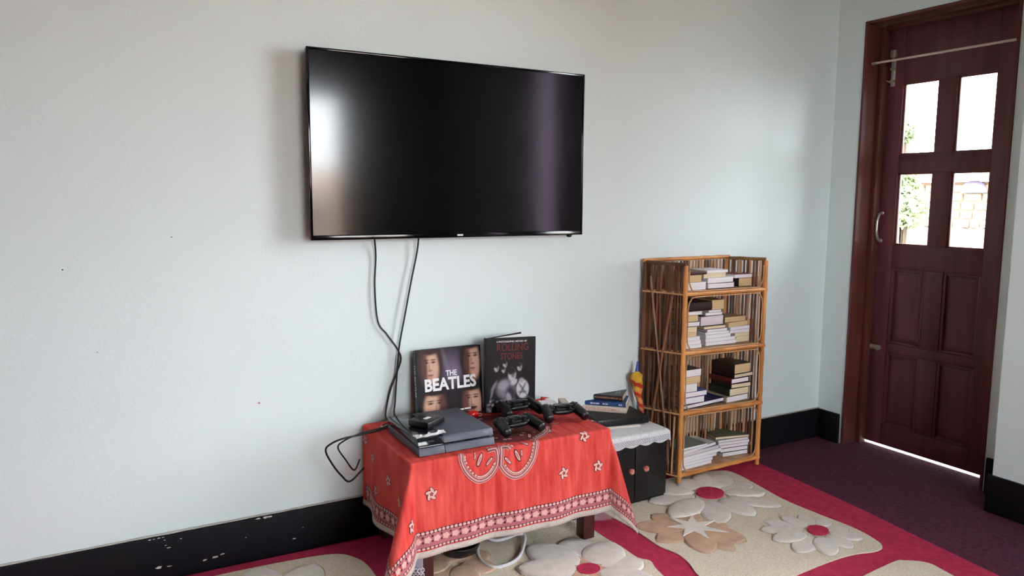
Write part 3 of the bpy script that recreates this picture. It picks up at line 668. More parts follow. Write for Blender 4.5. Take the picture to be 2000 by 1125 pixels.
# grey-lilac lining flap with a ring lace edge, hanging behind the front-left corner
M_lin = mat('grey_lilac_lining', '#9b93a0', 0.85, 0.15, 60, 0.3, 500, stretch=(4, 1, 1))
x0, x1 = ony((780, 1110), TY0-.03).x, ony((829, 1100), TY0-.03).x
bm = bmesh.new(); rows = []
for i in range(13):
    t = i/12; x = x0+(x1-x0)*t; yy = TY0-.010+.008*sin(t*5)
    rows.append([bm.verts.new(Vector((x, yy, z))-co) for z in (0.05, .11, .16, .21)])
for A, B in zip(rows, rows[1:]):
    for k in range(3): bm.faces.new((A[k], B[k], B[k+1], A[k+1]))
o = obj('lining_flap', bm, M_lin, cl, smooth=True); md = o.modifiers.new('t', 'SOLIDIFY'); md.thickness = .0015
bm = bmesh.new(); zz = ony((805, 1117), TY0-.02).z
for i in range(8):
    t = (i+.5)/8; x = x0+(x1-x0)*t; yy = TY0-.016+.010*sin(t*5)
    for dz in (0, -.018): tube(bm, [Vector((x+.006*cos(a)*1.0, yy, zz+dz+.007*sin(a)))-co for a in [j*pi/5 for j in range(10)]], .0016, 5, True)
o = obj('ring_lace', bm, mat('pale_lace_ring', '#d4cdd4', 0.8, .1, 60), cl, smooth=True); o['kind'] = 'stuff'

# ------------------------------------------------------------------ game console
ZT = ZCL+0.003
con = thing('game_console', 'slanted dark grey game console lying on the red cloth', 'game console', (1.0185, -0.307, ZT))
M_con = mat('console_grey_plastic', '#4c4f5c', 0.45, 0.12, 80, 0.06, 500)
M_cong = mat('console_gloss_plastic', '#17191f', 0.12, 0.1, 60)
def slab(x0, x1, z0, z1, f0=-.150, b0=.148, sl=.40, inset=0.0, bev=.0015):
    bm = bmesh.new(); vs = []
    for x in (x0, x1):
        for (y, z) in ((f0+inset+z0*sl, z0), (b0-inset+z0*sl*.3, z0), (b0-inset+z1*sl*.3, z1), (f0+inset+z1*sl, z1)): vs.append(bm.verts.new((x, y, z)))
    for f in ((0, 1, 2, 3), (7, 6, 5, 4), (0, 4, 5, 1), (1, 5, 6, 2), (2, 6, 7, 3), (3, 7, 4, 0)): bm.faces.new([vs[i] for i in f])
    bmesh.ops.bevel(bm, geom=bm.edges[:], offset=bev, segments=2, profile=.5, affect='EDGES')
    return bm
sx = -.138+.092
obj('lower_shell', slab(-.138, sx-.0008, 0, .0235), M_con, con, smooth='auto'); obj('lower_shell', slab(sx+.0008, .138, 0, .0235), M_con, con, smooth='auto')
obj('core', slab(-.134, .134, .0236, .0295, inset=.006), M_gloss, con, smooth='auto')
tag(obj('drive_panel', slab(-.138, sx-.0008, .0296, .053), M_cong, con, smooth='auto'), 'glossy black hard drive cover')
obj('upper_shell', slab(sx+.0008, .138, .0296, .053), M_con, con, smooth='auto')
fy = lambda z: -.150+z*.40
text_obj('PS4', .011, mat('grey_mark', '#8d90a0', .5, .05, 50), con, frame((.112, fy(.041)-.0006, .041), (1, 0, 0), (0, .37, .93)), name='logo_print')
text_obj('SONY', .008, mat('grey_mark2', '#3f424c', .5, .05, 50), con, frame((-.09, fy(.041)-.0006, .041), (1, 0, 0), (0, .37, .93)), name='maker_print')
bm = bmesh.new(); box(bm, -.01, .03, fy(.0265)+.0045, fy(.0265)+.008, .0255, .0275, .0004); obj('disc_slot', bm, M_blackm, con)
# small black box on the console
ZK = ZT+.0535
f = onz((836, 840), ZK); l_ = onz((806, 828), ZK); r_ = onz((876, 822), ZK)
ang = atan2(r_.y-f.y, r_.x-f.x); wd = (r_-f).length
hub = thing('set_top_box', 'small square black box with white sticker on the game console', 'box', (f.x, f.y, ZK), ang)
WB, DB, HB = min(wd, .10), .085, .024
bm = box(bmesh.new(), 0, WB, 0, DB, .002, HB, .004, 3); obj('case', bm, M_black, hub, smooth='auto')
bm = box(bmesh.new(), .006, WB-.006, .006, DB-.006, 0, .0019); obj('foot_pad', bm, M_blackm, hub)
decal('sticker', [[(.032, .030), (.062, .030), (.062, .046), (.032, .046)]], M_white, hub, frame((0, 0, HB+.0004), (1, 0, 0), (0, 1, 0)))
# crumpled clear wrapper
M_film = mat('clear_film', '#c9c6c6', 0.25, 0.15, 20, 0.5, 60)
random.seed(21)
a = onz((814, 858), ZK+.002); b_ = onz((872, 846), ZK+.002)
bm = bmesh.new(); n, mm = 16, 7; rows = []
ux = (b_-a).normalized(); uy = Vector((-ux.y, ux.x, 0)); L = (b_-a).length
for i in range(n+1):
    rows.append([])
    for j in range(mm+1):
        t, s = i/n, j/mm; p = ux*(L*t)+uy*(.030*s*(1-.75*sin(pi*t)))+Vector((0, 0, .0025+.009*abs(sin(t*9+s*4))*random.uniform(.3, 1)*(.4+s)))
        rows[-1].append(bm.verts.new(p))
for i in range(n):
    for j in range(mm): bm.faces.new((rows[i][j], rows[i+1][j], rows[i+1][j+1], rows[i][j+1]))
o = obj('plastic_wrapper', bm, M_film); o.location = (a.x, a.y, ZK); md = o.modifiers.new('t', 'SOLIDIFY'); md.thickness = .0006
tag(o, 'crumpled clear plastic wrapper on the console front edge', 'wrapper')
# red trinket behind the console
p = onz((924, 814), ZT+.002)
tr = thing('red_trinket', 'small glossy red oval trinket behind the game console', 'trinket', (p.x, p.y, ZT+.0005), -.2)
bm = bmesh.new(); lathe(bm, [(0, 0), (.010, .0015), (.014, .008), (.0135, .016), (.009, .023), (0, .025)], 20, Matrix.Diagonal((1.75, 1, 1, 1))); obj('shell', bm, mat('red_gloss_plastic', '#d41a12', .2, .1, 30), tr, smooth=True)
bm = bmesh.new(); tube(bm, [(.028+.006*cos(t), .0, .008+.006*sin(t)) for t in [i*pi/6 for i in range(12)]], .0014, 6, True); obj('ring', bm, M_chrome, tr, smooth=True)

# ------------------------------------------------------------------ controllers
def make_controller():
    t = thing('game_controller', '', 'controller', (0, 0, 0))
    bm = bmesh.new()
    def blob(c, r, n1=10, n2=18, p=2.6):   # superellipsoid
        vs = []
        sg = lambda v: (1 if v >= 0 else -1)*abs(v)**(2/p)
        rows = []
        for i in range(n1+1):
            f = -pi/2+pi*i/n1
            rows.append([bm.verts.new((c[0]+r[0]*sg(cos(f))*sg(cos(2*pi*k/n2)), c[1]+r[1]*sg(cos(f))*sg(sin(2*pi*k/n2)), c[2]+r[2]*sg(sin(f)))) for k in range(n2)])
        for A, B in zip(rows, rows[1:]):
            for k in range(n2): bm.faces.new((A[k], A[(k+1) % n2], B[(k+1) % n2], B[k]))
    blob((0, .018, .034), (.066, .030, .016))
    blob((-.055, .018, .034), (.026, .031, .018)); blob((.055, .018, .034), (.026, .031, .018))
    for s in (-1, 1):
        P = cat_rom([(s*.056, .030, .034), (s*.060, .006, .033), (s*.066, -.022, .028), (s*.071, -.046, .0215), (s*.073, -.060, .0185)], 5)
        n = len(P); tube(bm, P, [(.021-.0035*(i/(n-1)))*(1 if i < n-3 else (1, .82, .45)[i-n+3]) for i in range(n)], 14)
    blob((0, -.006, .029), (.046, .014, .011))
    bmesh.ops.remove_doubles(bm, verts=bm.verts[:], dist=1e-6)
    obj('body', bm, mat('controller_black', '#070709', .38, .2, 80, .04, 400), t, smooth=True)
    for s in (-1, 1):
        bm = bmesh.new(); lathe(bm, [(.0125, .038), (.0125, .0415), (.006, .043), (.006, .051), (.0098, .053), (.0105, .0565), (.008, .0575), (0, .0565)], 18, Matrix.Translation((s*.026, -.008, 0))); obj('thumbstick', bm, M_black, t, smooth='auto')
    mkbox('touchpad', M_black, t, -.026, .026, .008, .034, .0455, .0515, .0025)
    bm = bmesh.new()
    for (x, y) in ((.053, .028), (.053, .006), (.064, .017), (.042, .017)):
        b2 = bmesh.new(); lathe(b2, [(.0046, .048), (.0046, .0545), (.0035, .0555), (0, .0555)], 12, Matrix.Translation((x, y, 0))); obj('button', b2, M_gloss, t, smooth='auto')
    box(bm, -.0565, -.0495, .004, .030, .049, .0545, .001); box(bm, -.066, -.0567, .0135, .0205, .049, .0545, .001); box(bm, -.0493, -.040, .0135, .0205, .049, .0545, .001)
    obj('direction_pad', bm, M_gloss, t, smooth='auto')
    for s in (-1, 1): mkbox('shoulder_button', M_gloss, t, s*.054-.014, s*.054+.014, .040, .053, .030, .044, .004)
    bm = bmesh.new(); 
    for i in range(5): box(bm, -.012+i*.005, -.0095+i*.005, -.0185, -.0178, .030, .034)
    obj('speaker_grille', bm, M_chrome, t)
    return t
def copy_tree(o, parent=None):
    c = o.copy(); COL.objects.link(c); c.parent = parent
    for ch in list(o.children): copy_tree(ch, c)
    return c
ct = make_controller()
def place_ctrl(o, ql, qr, label, z=ZT, tilt=(0, 0)):
    a, b = onz(ql, z), onz(qr, z); ang = atan2(b.y-a.y, b.x-a.x); m_ = (a+b)/2; up = Vector((-sin(ang), cos(ang), 0))
    p = m_+up*.052
    o.location = (p.x, p.y, z+.0005); o.rotation_euler = (tilt[0], tilt[1], ang)
    o['label'] = label; o['group'] = 'game controllers on the red cloth'
place_ctrl(ct, (992, 857), (1056, 845), 'front black game controller of the pair beside the console')
place_ctrl(copy_tree(ct), (994, 821), (1056, 811), 'rear black game controller of the pair, right behind the front one')
place_ctrl(copy_tree(ct), (1079, 828), (1136, 823), 'black game controller lying alone at the right end of the red cloth')

# ------------------------------------------------------------------ books
PAGES = {'w': mat('white_pages', '#f6f1f3', .85, .1, 3, .4, 900, stretch=(.02, .02, 40)), 'c': mat('cream_pages', '#f0dcb8', .85, .14, 3, .4, 900, stretch=(.02, .02, 40)),
         't': mat('tan_pages', '#e6c594', .85, .16, 3, .4, 900, stretch=(.02, .02, 40)), 'l': mat('lilac_pages', '#e4d7d9', .85, .1, 3, .4, 900, stretch=(.02, .02, 40))}
COV = {}
def cover_mat(hexc, rough=.45):
    if hexc not in COV: COV[hexc] = mat('cover_'+hexc.strip('#'), hexc, rough, .15, 25)
    return COV[hexc]
def book(label, loc, rz, bw, bh, t, cover='#888888', pages='w', hard=True, name='book', group=None, roundness=.0, cat='book'):
    """lies flat; local x runs from spine (-x) to fore edge (+x), y along the spine, z thickness; origin bottom centre"""
    o = thing(name, label, cat, loc, rz, group)
    ct_ = .0022 if hard else .0007; ct_ = min(ct_, t*.2); ov = .0025 if hard else .0002
    cm = cover_mat(cover)
    bm = bmesh.new()
    box(bm, -bw/2, bw/2, -bh/2, bh/2, 0, ct_); box(bm, -bw/2, bw/2, -bh/2, bh/2, t-ct_, t)
    # rounded spine
    k = 6; r0 = []; r1 = []
    for i in range(k+1):
        f = -pi/2+pi*i/k; x = -bw/2-cos(f)*min(.004, t*.2); z = t/2+sin(f)*t/2
        r0.append(bm.verts.new((x, -bh/2, z))); r1.append(bm.verts.new((x, bh/2, z)))
    q0 = [bm.verts.new((-bw/2+ct_, -bh/2, z)) for z in (ct_, t-ct_)]; q1 = [bm.verts.new((-bw/2+ct_, bh/2, z)) for z in (ct_, t-ct_)]
    for i in range(k): bm.faces.new((r0[i], r0[i+1], r1[i+1], r1[i]))
    bm.faces.new(r0+q0[::-1]); bm.faces.new(r1[::-1]+q1); bm.faces.new((q0[0], q0[1], q1[1], q1[0]))
    obj('cover', bm, cm, o)
    mkbox('page_block', PAGES[pages], o, -bw/2+ct_*1.1, bw/2-ov, -bh/2+ov, bh/2-ov, ct_*1.02, t-ct_*1.02)
    return o

# portrait book leaning on the wall (white title over four generic dark portraits)
pb0, pb1 = ony((819, 806), -.088), ony((944, 800), -.088)
pb0.z = pb1.z = ZT
wbk = (pb1-pb0).length
ux = (pb1-pb0).normalized(); back = Vector((-ux.y, ux.x, 0))
hbk = ony((870, 681), -.06).z-ZT
ln = .115
uz = (Vector((0, 0, 1))*cos(ln)+back*sin(ln))
bk = thing('picture_book', 'large dark picture book with four faces and white title leaning on the wall', 'book', pb0)
nrm = ux.cross(uz).normalized()      # towards the viewer is nrm
if nrm.y > 0: nrm = -nrm
Fm = frame((0, 0, 0), ux, uz)
tkn = .026
M_cov = mat('dark_photo_print', '#1b1520', .3, .3, 12, col2='#0e0b12')
def slabp(x0, x1, y0, y1, z0, z1, name, mt, par, fr):
    bm = box(bmesh.new(), x0, x1, y0, y1, z0, z1, .0008, 1); bmesh.ops.transform(bm, matrix=fr, verts=bm.verts[:]); return obj(name, bm, mt, par)
lift = tkn*sin(ln)+.0008
Fm = frame((0, 0, lift), ux, uz)
slabp(0, wbk, 0, hbk, -.003, 0, 'front_cover', M_cov, bk, Fm); slabp(0, wbk, 0, hbk, -tkn, -tkn+.003, 'back_cover', M_cov, bk, Fm)
slabp(-.003, 0, 0, hbk, -tkn, 0, 'spine', mat('black_spine_print', '#101016', .35, .1, 20), bk, Fm)
slabp(.002, wbk-.004, .004, hbk-.004, -tkn+.0032, -.0032, 'page_block', PAGES['w'], bk, Fm)
Wk, Hk = wbk, hbk
def S2(l): return [(x*Wk, y*Hk) for x, y in l]
def paint_mat():
    if 'photo_print' in MATS: return MATS['photo_print']
    M = mat('photo_print', '#333333', .28, .1, 30); t = M.node_tree; at = t.nodes.new('ShaderNodeVertexColor'); at.layer_name = 'print'
    t.links.new(at.outputs['Color'], t.nodes['Principled BSDF'].inputs['Base Color']); return M
def painted(name, parent, fr, w_, h_, nx, ny, layers, bgc, off=.0004):
    """flat printed picture: soft colour patches on a fine grid (cx, cy, rx, ry, rot, colour, softness, opacity)"""
    asp = h_/w_; L_ = [(cx, cy, rx, ry, cos(ro), sin(ro), S(c_), so_, op) for cx, cy, rx, ry, ro, c_, so_, op in layers]
    vs = []; cs = []; base = S(bgc)
    for j in range(ny+1):
        for i in range(nx+1):
            x, y = i/nx, j/ny; c = list(base)
            for cx, cy, rx, ry, co_, si, k_, so_, op in L_:
                dx, dy = x-cx, (y-cy)*asp; u, v = (dx*co_+dy*si)/rx, (-dx*si+dy*co_)/(ry*asp)
                q = u*u+v*v
                if q < (1+so_)**2:
                    q = q**.5; f = 1.0 if q < 1-so_ else (1+so_-q)/(2*so_); f = f*f*(3-2*f)*op
                    for m_ in range(3): c[m_] += (k_[m_]-c[m_])*f
            vs.append(fr @ Vector((x*w_, y*h_, off))); cs.append((*c, 1))
    fs = [(j*(nx+1)+i, j*(nx+1)+i+1, (j+1)*(nx+1)+i+1, (j+1)*(nx+1)+i) for j in range(ny) for i in range(nx)]
    me = bpy.data.meshes.new(name); me.from_pydata(vs, [], fs); at = me.color_attributes.new('print', 'FLOAT_COLOR', 'POINT')
    for k_, c in enumerate(cs): at.data[k_].color = c
    me.materials.append(paint_mat()); o = bpy.data.objects.new(name, me); COL.objects.link(o); o.parent = parent; return o
def face(cx, cy, rx, ry, lit, hair, brow=.10, mous=None):
    """generic portrait: lit = +1 light from the right, -1 from the left"""
    e = rx; L = [(cx, cy+ry*.12, rx*1.55, ry*1.18, 0, hair, .12, 1), (cx, cy, rx, ry, 0, '#9a6a56', .14, 1), (cx+lit*rx*.28, cy-.01, rx*.74, ry*.90, 0, '#d2a792', .35, 1), (cx-lit*rx*.75, cy, rx*.42, ry*.95, 0, '#4a2c2a', .55, .85),
        (cx, cy+ry*.95, rx*1.1, ry*.26, 0, hair, .3, 1)]
    for s_ in (-1, 1): L += [(cx+s_*rx*.42, cy+ry*.30, rx*.30, ry*.055, 0, '#6a4238', .5, .9), (cx+s_*rx*.42, cy+ry*.29, rx*.13, ry*.04, 0, '#1c1214', .4, 1), (cx+s_*rx*.42, cy+ry*.43, rx*.34, ry*.035, 0, '#3a221e', .5, .9)]
    L += [(cx-lit*rx*.10, cy+ry*.05, rx*.07, ry*.22, 0, '#8f5f50', .7, .7), (cx, cy-ry*.14, rx*.24, ry*.05, 0, '#8a5a4c', .6, .8), (cx, cy-ry*.40, rx*.36, ry*.055, 0, '#8c4a48', .4, .95), (cx, cy-ry*.52, rx*.3, ry*.04, 0, '#a87868', .6, .6)]
    if mous: L += [(cx, cy-ry*.29, rx*.52, ry*.07, 0, '#2a1a16', .35, 1)]
    return L
LAY = [(.52, .72, .17, .22, 0, '#5d5162', .8, .9), (.56, .62, .10, .16, 0, '#7a6a80', .8, .7), (.44, .80, .03, .22, .25, '#8a7f8a', .9, .4), (.5, .25, .3, .2, 0, '#231c24', .8, 1)]
LAY += face(.20, .73, .125, .27, 1, '#3a2420')+face(.86, .77, .125, .27, 1, '#1c1416')+face(.25, .13, .165, .27, -1, '#1a1214', mous=1)+face(.83, .15, .145, .26, 1, '#161012', mous=1)
painted('cover_photo', bk, Fm, Wk, Hk, 120, 108, LAY, '#15101a')
FT = lambda x, y, lv=6: Fm @ Matrix.Translation((x*Wk, y*Hk, .0003+.00022*lv))
text_obj('BEATLES', .064, M_white, bk, FT(.50, .47), squeeze=.90, bold=.0022)
text_obj('THE', .030, M_white, bk, FT(.52, .625), squeeze=.85, bold=.0007)
text_obj('UNSEEN AND RARE PHOTOGRAPHS', .0075, M_white, bk, FT(.56, .075), name='subtitle_lettering', bold=.0002) if False else None
decal('subtitle_print', [S2([(x, .052+.03*(x-.3)), (x+w_, .052+.03*(x-.3)), (x+w_, .072+.03*(x-.3)), (x, .072+.03*(x-.3))]) for x, w_ in ((.30, .10), (.41, .05), (.47, .06), (.54, .03), (.58, .11), (.70, .10))], M_white, bk, Fm, .0018)
bm = bmesh.new(); tube(bm, [(.115*Wk+.0115*cos(t), .055*Hk+.0115*sin(t), .0016) for t in [i*pi/12 for i in range(24)]], .0006, 4, True); bmesh.ops.transform(bm, matrix=Fm, verts=bm.verts[:]); obj('emblem_ring', bm, M_white, bk)
decal('emblem_print', [S2([(.085, y), (.145, y), (.145, y+.012), (.085, y+.012)]) for y in (.03, .053, .076)], M_white, bk, Fm, .0017)
SP = frame(Fm @ Vector((-.0034, hbk*.5, -tkn/2)), -uz, -nrm)
text_obj('THE BEATLES', .017, M_white, bk, frame(Fm @ Vector((-.0035, hbk*.56, -tkn/2)), -uz, (Fm.to_3x3() @ Vector((0, 0, 1)))), name='spine_lettering', squeeze=1.25, bold=.0004)

# second picture book, standing half open, black cover with red lettering
h2 = .285
s0 = onz((948, 661), ZT+h2); c1 = onz((1046, 673), ZT+h2); c2 = onz((1034, 655), ZT+h2)
s0 = Vector((s0.x, min(s0.y, -.07), ZT)); 
_d = ray((948, 661)); s0 = ony((948, 661), -.115); s0.z = ZT+.0008
e1 = ony((1046, 673), -.165); e1.z = s0.z
e2 = ony((1036, 655), -.035); e2.z = s0.z
h2 = ony((948, 661), -.115).z-s0.z
b2 = thing('photo_book', 'black photo book with red lettering standing half open beside the portrait book', 'book', s0)
u1 = (e1-s0); w1 = u1.length; u1.normalize(); u2 = (e2-s0); w2 = u2.length; u2.normalize()
Z = Vector((0, 0, 1))
M_bk = mat('black_photo_cover', '#0b0a0e', .25, .2, 20)
F1 = frame((0, 0, 0), u1, Z); F2 = frame((0, 0, 0), u2, Z)
slabp(0, w1, 0, h2, -.003, 0, 'front_cover', M_bk, b2, F1); slabp(.004, w1, 0, h2, 0.0, .003, 'back_cover', M_bk, b2, F2)
slabp(-.004, .004, 0, h2, -.014, .001, 'spine', M_bk, b2, frame((0, 0, 0), u1, Z))
# fan of pages between the covers
for i in range(5):
    t = (i+.7)/5.4; u = (u1*(1-t)+u2*t).normalized(); wq = w1*(1-t)+min(w2, w1)*t+.007*sin(pi*t)
    slabp(max(.012, .0085/(t*.58)), wq, .004, h2-.004, -.0016, .0016, 'page_leaf', PAGES['w'], b2, frame((0, 0, 0), u, Z))
def T2(x, y, lv=1): return F1 @ Matrix.Translation((x*w1, y*h2, .0004+.00022*lv))
M_redp = mat('dark_red_print', '#741420', .35, .2, 20)
text_obj('A PHOTOGRAPHIC HISTORY OF', .0098, M_white, b2, T2(.52, .945), name='subtitle_lettering', squeeze=.86, bold=.0001)
text_obj('THE', .012, M_redp, b2, T2(.26, .905), squeeze=.8) if False else None
text_obj('ROLLING', .040, M_redp, b2, T2(.54, .865), squeeze=.78, bold=.0004)
text_obj('STONES', .036, M_redp, b2, T2(.52, .745), squeeze=.70, bold=.0004)
def fig(cx, cy, k, c='#b9b2bb'):   # head with dark hair and a jacket
    return [(cx, cy, .045*k, .05*k, 0, c, .3, 1), (cx-.01, cy+.028*k, .05*k, .03*k, 0, '#141218', .3, 1), (cx+.02, cy-.01, .02*k, .02*k, 0, '#4a454e', .6, .8)]
LAY = fig(.22, .60, 1)+fig(.39, .645, .9)+fig(.36, .57, .8)+fig(.68, .60, 1.05)
LAY += [(.42, .31, .19, .13, .15, '#7d7480', .35, 1), (.36, .36, .10, .06, .5, '#a79eaa', .5, .8), (.50, .24, .09, .10, 0, '#2a2630', .5, 1), (.47, .18, .05, .08, .2, '#a39ba5', .4, .9)]+fig(.53, .50, 1.7, '#c4bcc2')
LAY += [(.57, .40, .07, .035, .7, '#c4bcc2', .4, 1), (.745, .30, .125, .125, 0, '#c9c3c9', .12, 1), (.745, .30, .02, .11, .6, '#5a5560', .5, .8), (.745, .30, .02, .11, -.5, '#5a5560', .5, .8), (.74, .26, .09, .015, 0, '#5a5560', .5, .8), (.72, .42, .05, .03, .3, '#a39ba5', .5, .9), (.17, .35, .03, .08, -.5, '#8a828c', .5, .8), (.13, .25, .02, .06, -.3, '#8a828c', .5, .8)]
random.seed(4)
LAY += [(random.uniform(.04, .96), random.uniform(.02, .17), random.uniform(.012, .03), random.uniform(.01, .035), random.random()*3, random.choice(('#8f8894', '#b9b2bb', '#5a5560')), .5, .9) for _ in range(46)]
painted('cover_photo', b2, F1, w1, h2, 90, 110, LAY, '#0b090d', .00035)

# ------------------------------------------------------------------ small things at the back of the table
p = ony((1057, 806), -.09); p.z = ZT+.0005
fl = thing('pennant_flag', 'tiny red double pennant flag behind the right controller', 'flag', p)
zt_ = ony((1056, 775), -.09).z-p.z
mkbox('stand', mat('pale_stand', '#cfc8c2', .6, .1, 30), fl, -.014, .014, -.010, .010, 0, .006, .001)
bm = bmesh.new(); tube(bm, [(0, 0, .005), (-.002, 0, zt_)], .0013, 8); obj('stick', bm, M_bk, fl, smooth='auto')
bm = bmesh.new(); q = .036
for (z0, z1, ln_) in ((zt_*.52, zt_, .040), (zt_*.06, zt_*.52, .042)):
    v = []
    for y in (-.0006, .0006): v.append([bm.verts.new((x, y, z)) for x, z in ((-.0005, z0), (ln_, z0+.004), (-.0005, z1))])
    bm.faces.new(v[0]); bm.faces.new(v[1][::-1])
    for i in range(3): bm.faces.new((v[0][i], v[0][(i+1) % 3], v[1][(i+1) % 3], v[1][i]))
obj('pennant', bm, mat('red_felt', '#b3262c', .8, .15, 60), fl)
def slant_box(label, ql, qr, z, dep, hgt, col, name, cat, rough=.6, tiltx=0.0):
    a, b = onz(ql, z), onz(qr, z); ang = atan2(b.y-a.y, b.x-a.x)
    o = thing(name, label, cat, (a.x, a.y, z), ang)
    bm = box(bmesh.new(), 0, (b-a).length, 0, dep, 0, hgt, .0015, 2); obj('body', bm, mat(name+'_mat', col, rough, .2, 30, .2, 80), o, smooth='auto')
    return o, (b-a).length
o, wl = slant_box('flat pale grey packet behind the right controller', (1062, 803), (1094, 801), ZT+.0005, .09, .016, '#b5b3ae', 'paper_packet', 'packet')
bm = bmesh.new(); box(bm, .004, wl-.004, .012, .094, .0162, .0172); obj('flap', bm, PAGES['w'], o)
o, wl = slant_box('small beige box standing right of the grey packet', (1097, 800), (1111, 799.5), ZT+.0005, .07, .026, '#ad9f8e', 'small_box', 'box')
bm = bmesh.new(); box(bm, -.0006, wl+.0006, .0, .0705, .020, .0275, .001); obj('lid', bm, mat('small_box_lid', '#c2b5a4', .6, .1, 30), o)

# ------------------------------------------------------------------ black cabinet with lace
M_cab = mat('black_cabinet_lacquer', '#121113', .35, .3, 8, .1, 60)
CZ = .312
cr, cl_ = onz((1303, 972), .016), onz((1230, 985), .016)
CY0 = (cr.y+cl_.y)/2; CX1 = cr.x+.004; CX0 = CX1-.315; CY1 = -.03
cab = thing('cabinet', 'small black two-door cabinet with red knobs beside the red cloth', 'cabinet', ((CX0+CX1)/2, (CY0+CY1)/2, .0165))
g = cab.location; hw2 = (CX1-CX0)/2; hd = (CY1-CY0)/2; ch = CZ-g.z
mkbox('body', M_cab, cab, -hw2, hw2, -hd+.018, hd, .012, ch-.014, .002); mkbox('top', M_cab, cab, -hw2-.004, hw2+.004, -hd, hd, ch-.0138, ch, .003); mkbox('plinth', M_cab, cab, -hw2+.004, hw2-.004, -hd+.012, hd-.004, 0, .0118, .001)
M_knob = mat('red_wood_knob', '#a8403a', .35, .3, 40, col2='#d8a898')
xs = ony((1241, 920), CY0).x-g.x; dw = hw2-xs
for (a, b, kx) in ((xs+.0015, hw2-.004, ony((1258, 914), CY0).x-g.x), (-hw2+.004, xs-.0015, ony((1230, 919), CY0).x-g.x)):
    dr = mkbox('door', M_cab, cab, a, b, -hd+.001, -hd+.0176, .016, ch-.018, .003)
    kz = ony((1245, 916), CY0).z-g.z
    bm = bmesh.new(); lathe(bm, [(0, 0), (.006, 0), (.005, .008), (.0115, .012), (.0125, .018), (.009, .023), (0, .0245)], 18, Matrix.Translation((kx, -hd+.001, kz)) @ Matrix.Rotation(pi/2, 4, 'X'))
    obj('knob', bm, M_knob, dr, smooth='auto')
lc = thing('lace_runner', 'white lace runner covering the black cabinet top', 'table runner', ((CX0+CX1)/2, (CY0+CY1)/2, CZ))
M_wl = mat('white_lace', '#f4f3f5', .85, .12, 90, .8, 260)
bm = bmesh.new(); n, mr = 46, 22; rows = []
for i in range(n+1):
    a = -hw2-.036+(2*hw2+.072)*i/n; rows.append([])
    for j in range(mr+1):
        drop = .042+.010*abs(sin(a*42))
        b = -hd-drop+(2*hd+drop-.004)*j/mr
        ca, cb = max(-hw2-.006, min(hw2+.006, a)), max(b, -hd-.002)
        da, db = a-ca, cb-b
        z = .0012-abs(da)*(1.0)-db*.98; rows[-1].append(bm.verts.new((ca+(.10*da), cb-.10*db-.001, z)))
for i in range(n):
    for j in range(mr): bm.faces.new((rows[i][j], rows[i+1][j], rows[i+1][j+1], rows[i][j+1]))
o = obj('runner', bm, M_wl, lc, smooth=True); md = o.modifiers.new('t', 'SOLIDIFY'); md.thickness = .0009; md.offset = 1
bm = bmesh.new()
for i in range(26):
    a = -hw2-.004+(2*hw2+.006)*(i+.5)/26
    for rr, zq in ((.0052, -.020), (.0045, -.032)): tube(bm, [(a+rr*cos(t), -hd-.0075+.1*zq*.3, zq+rr*sin(t)) for t in [k*pi/4 for k in range(8)]], .0011, 4, True)
o = obj('lace_loops', bm, mat('lace_grey_thread', '#b9b6c4', .85, .1, 60), lc, smooth=True); o['kind'] = 'stuff'  # grey-lilac thread loops along the hanging front edge
# paper pad, black binder, three books, bundle
z1 = CZ+.0028
a, b = onz((1192, 838), z1), onz((1252, 833), z1)
pd = thing('paper_pad', 'thin pad of cream papers under the black binder', 'paper', (a.x, a.y, z1), atan2(b.y-a.y, b.x-a.x))
for i in range(3): mkbox('sheet_stack', PAGES['c' if i % 2 else 'w'], pd, -.02+i*.002, (b-a).length, i*.002, .13, i*.0022, i*.0022+.002)
z2 = z1+.0075
rf, lf = onz((1267, 826), z2), onz((1172, 836), z2); ang = atan2(rf.y-lf.y, rf.x-lf.x); wbd = .24
bd = thing('binder', 'thick black binder lying on the lace runner', 'binder', (rf.x, rf.y, z2), ang)
bm = box(bmesh.new(), -wbd, 0, 0, .004, .001, .0295, .0018); 
for i in range(17): box(bm, -wbd+.012+i*.0125, -wbd+.012+i*.0125+.004, -.0012, .0001, .004, .027)
obj('spine', bm, M_black, bd, smooth='auto')
mkbox('front_cover', M_blackm, bd, -wbd, 0, .0042, .205, .0275, .0305, .001); mkbox('back_cover', M_blackm, bd, -wbd, 0, .0042, .205, 0, .003, .001); mkbox('page_block', mat('dark_leaves', '#2b2a2e', .7, .3, 3, stretch=(.1, .1, 60)), bd, -wbd+.004, -.004, .0044, .198, .0032, .0273)
z3 = z2+.031
def spine_book(label, ql, qr, z, thick, dep, cover, txts, pages='c', col=None, tcol=None, size=.010):
    a, b = onz(ql, z), onz(qr, z); ang = atan2(b.y-a.y, b.x-a.x); L = (b-a).length
    mid = (a+b)/2; n = Vector((-sin(ang), cos(ang), 0)); c = mid+n*dep/2
    o = book(label, (c.x, c.y, z), ang+pi/2, dep, L, thick, cover, pages, hard=False)
    # spine faces the viewer: local -x ; lettering runs along local y
    for (s, f, sz, mt, sq) in txts:
        Mx = frame((-dep/2-min(.004, thick*.2)-.0004, L*(.5-f), thick/2), (0, -1, 0), (0, 0, 1))
        text_obj(s, sz, mt, o, Mx, name='spine_lettering', squeeze=sq, bold=.0002)
    return o, L, c, ang
M_sal = mat('salmon_print', '#d98a78', .5, .05, 30); M_gold = mat('gold_print', '#c99a6a', .5, .1, 30); M_lb = mat('pale_blue_print', '#c9d6ea', .5, .05, 30)
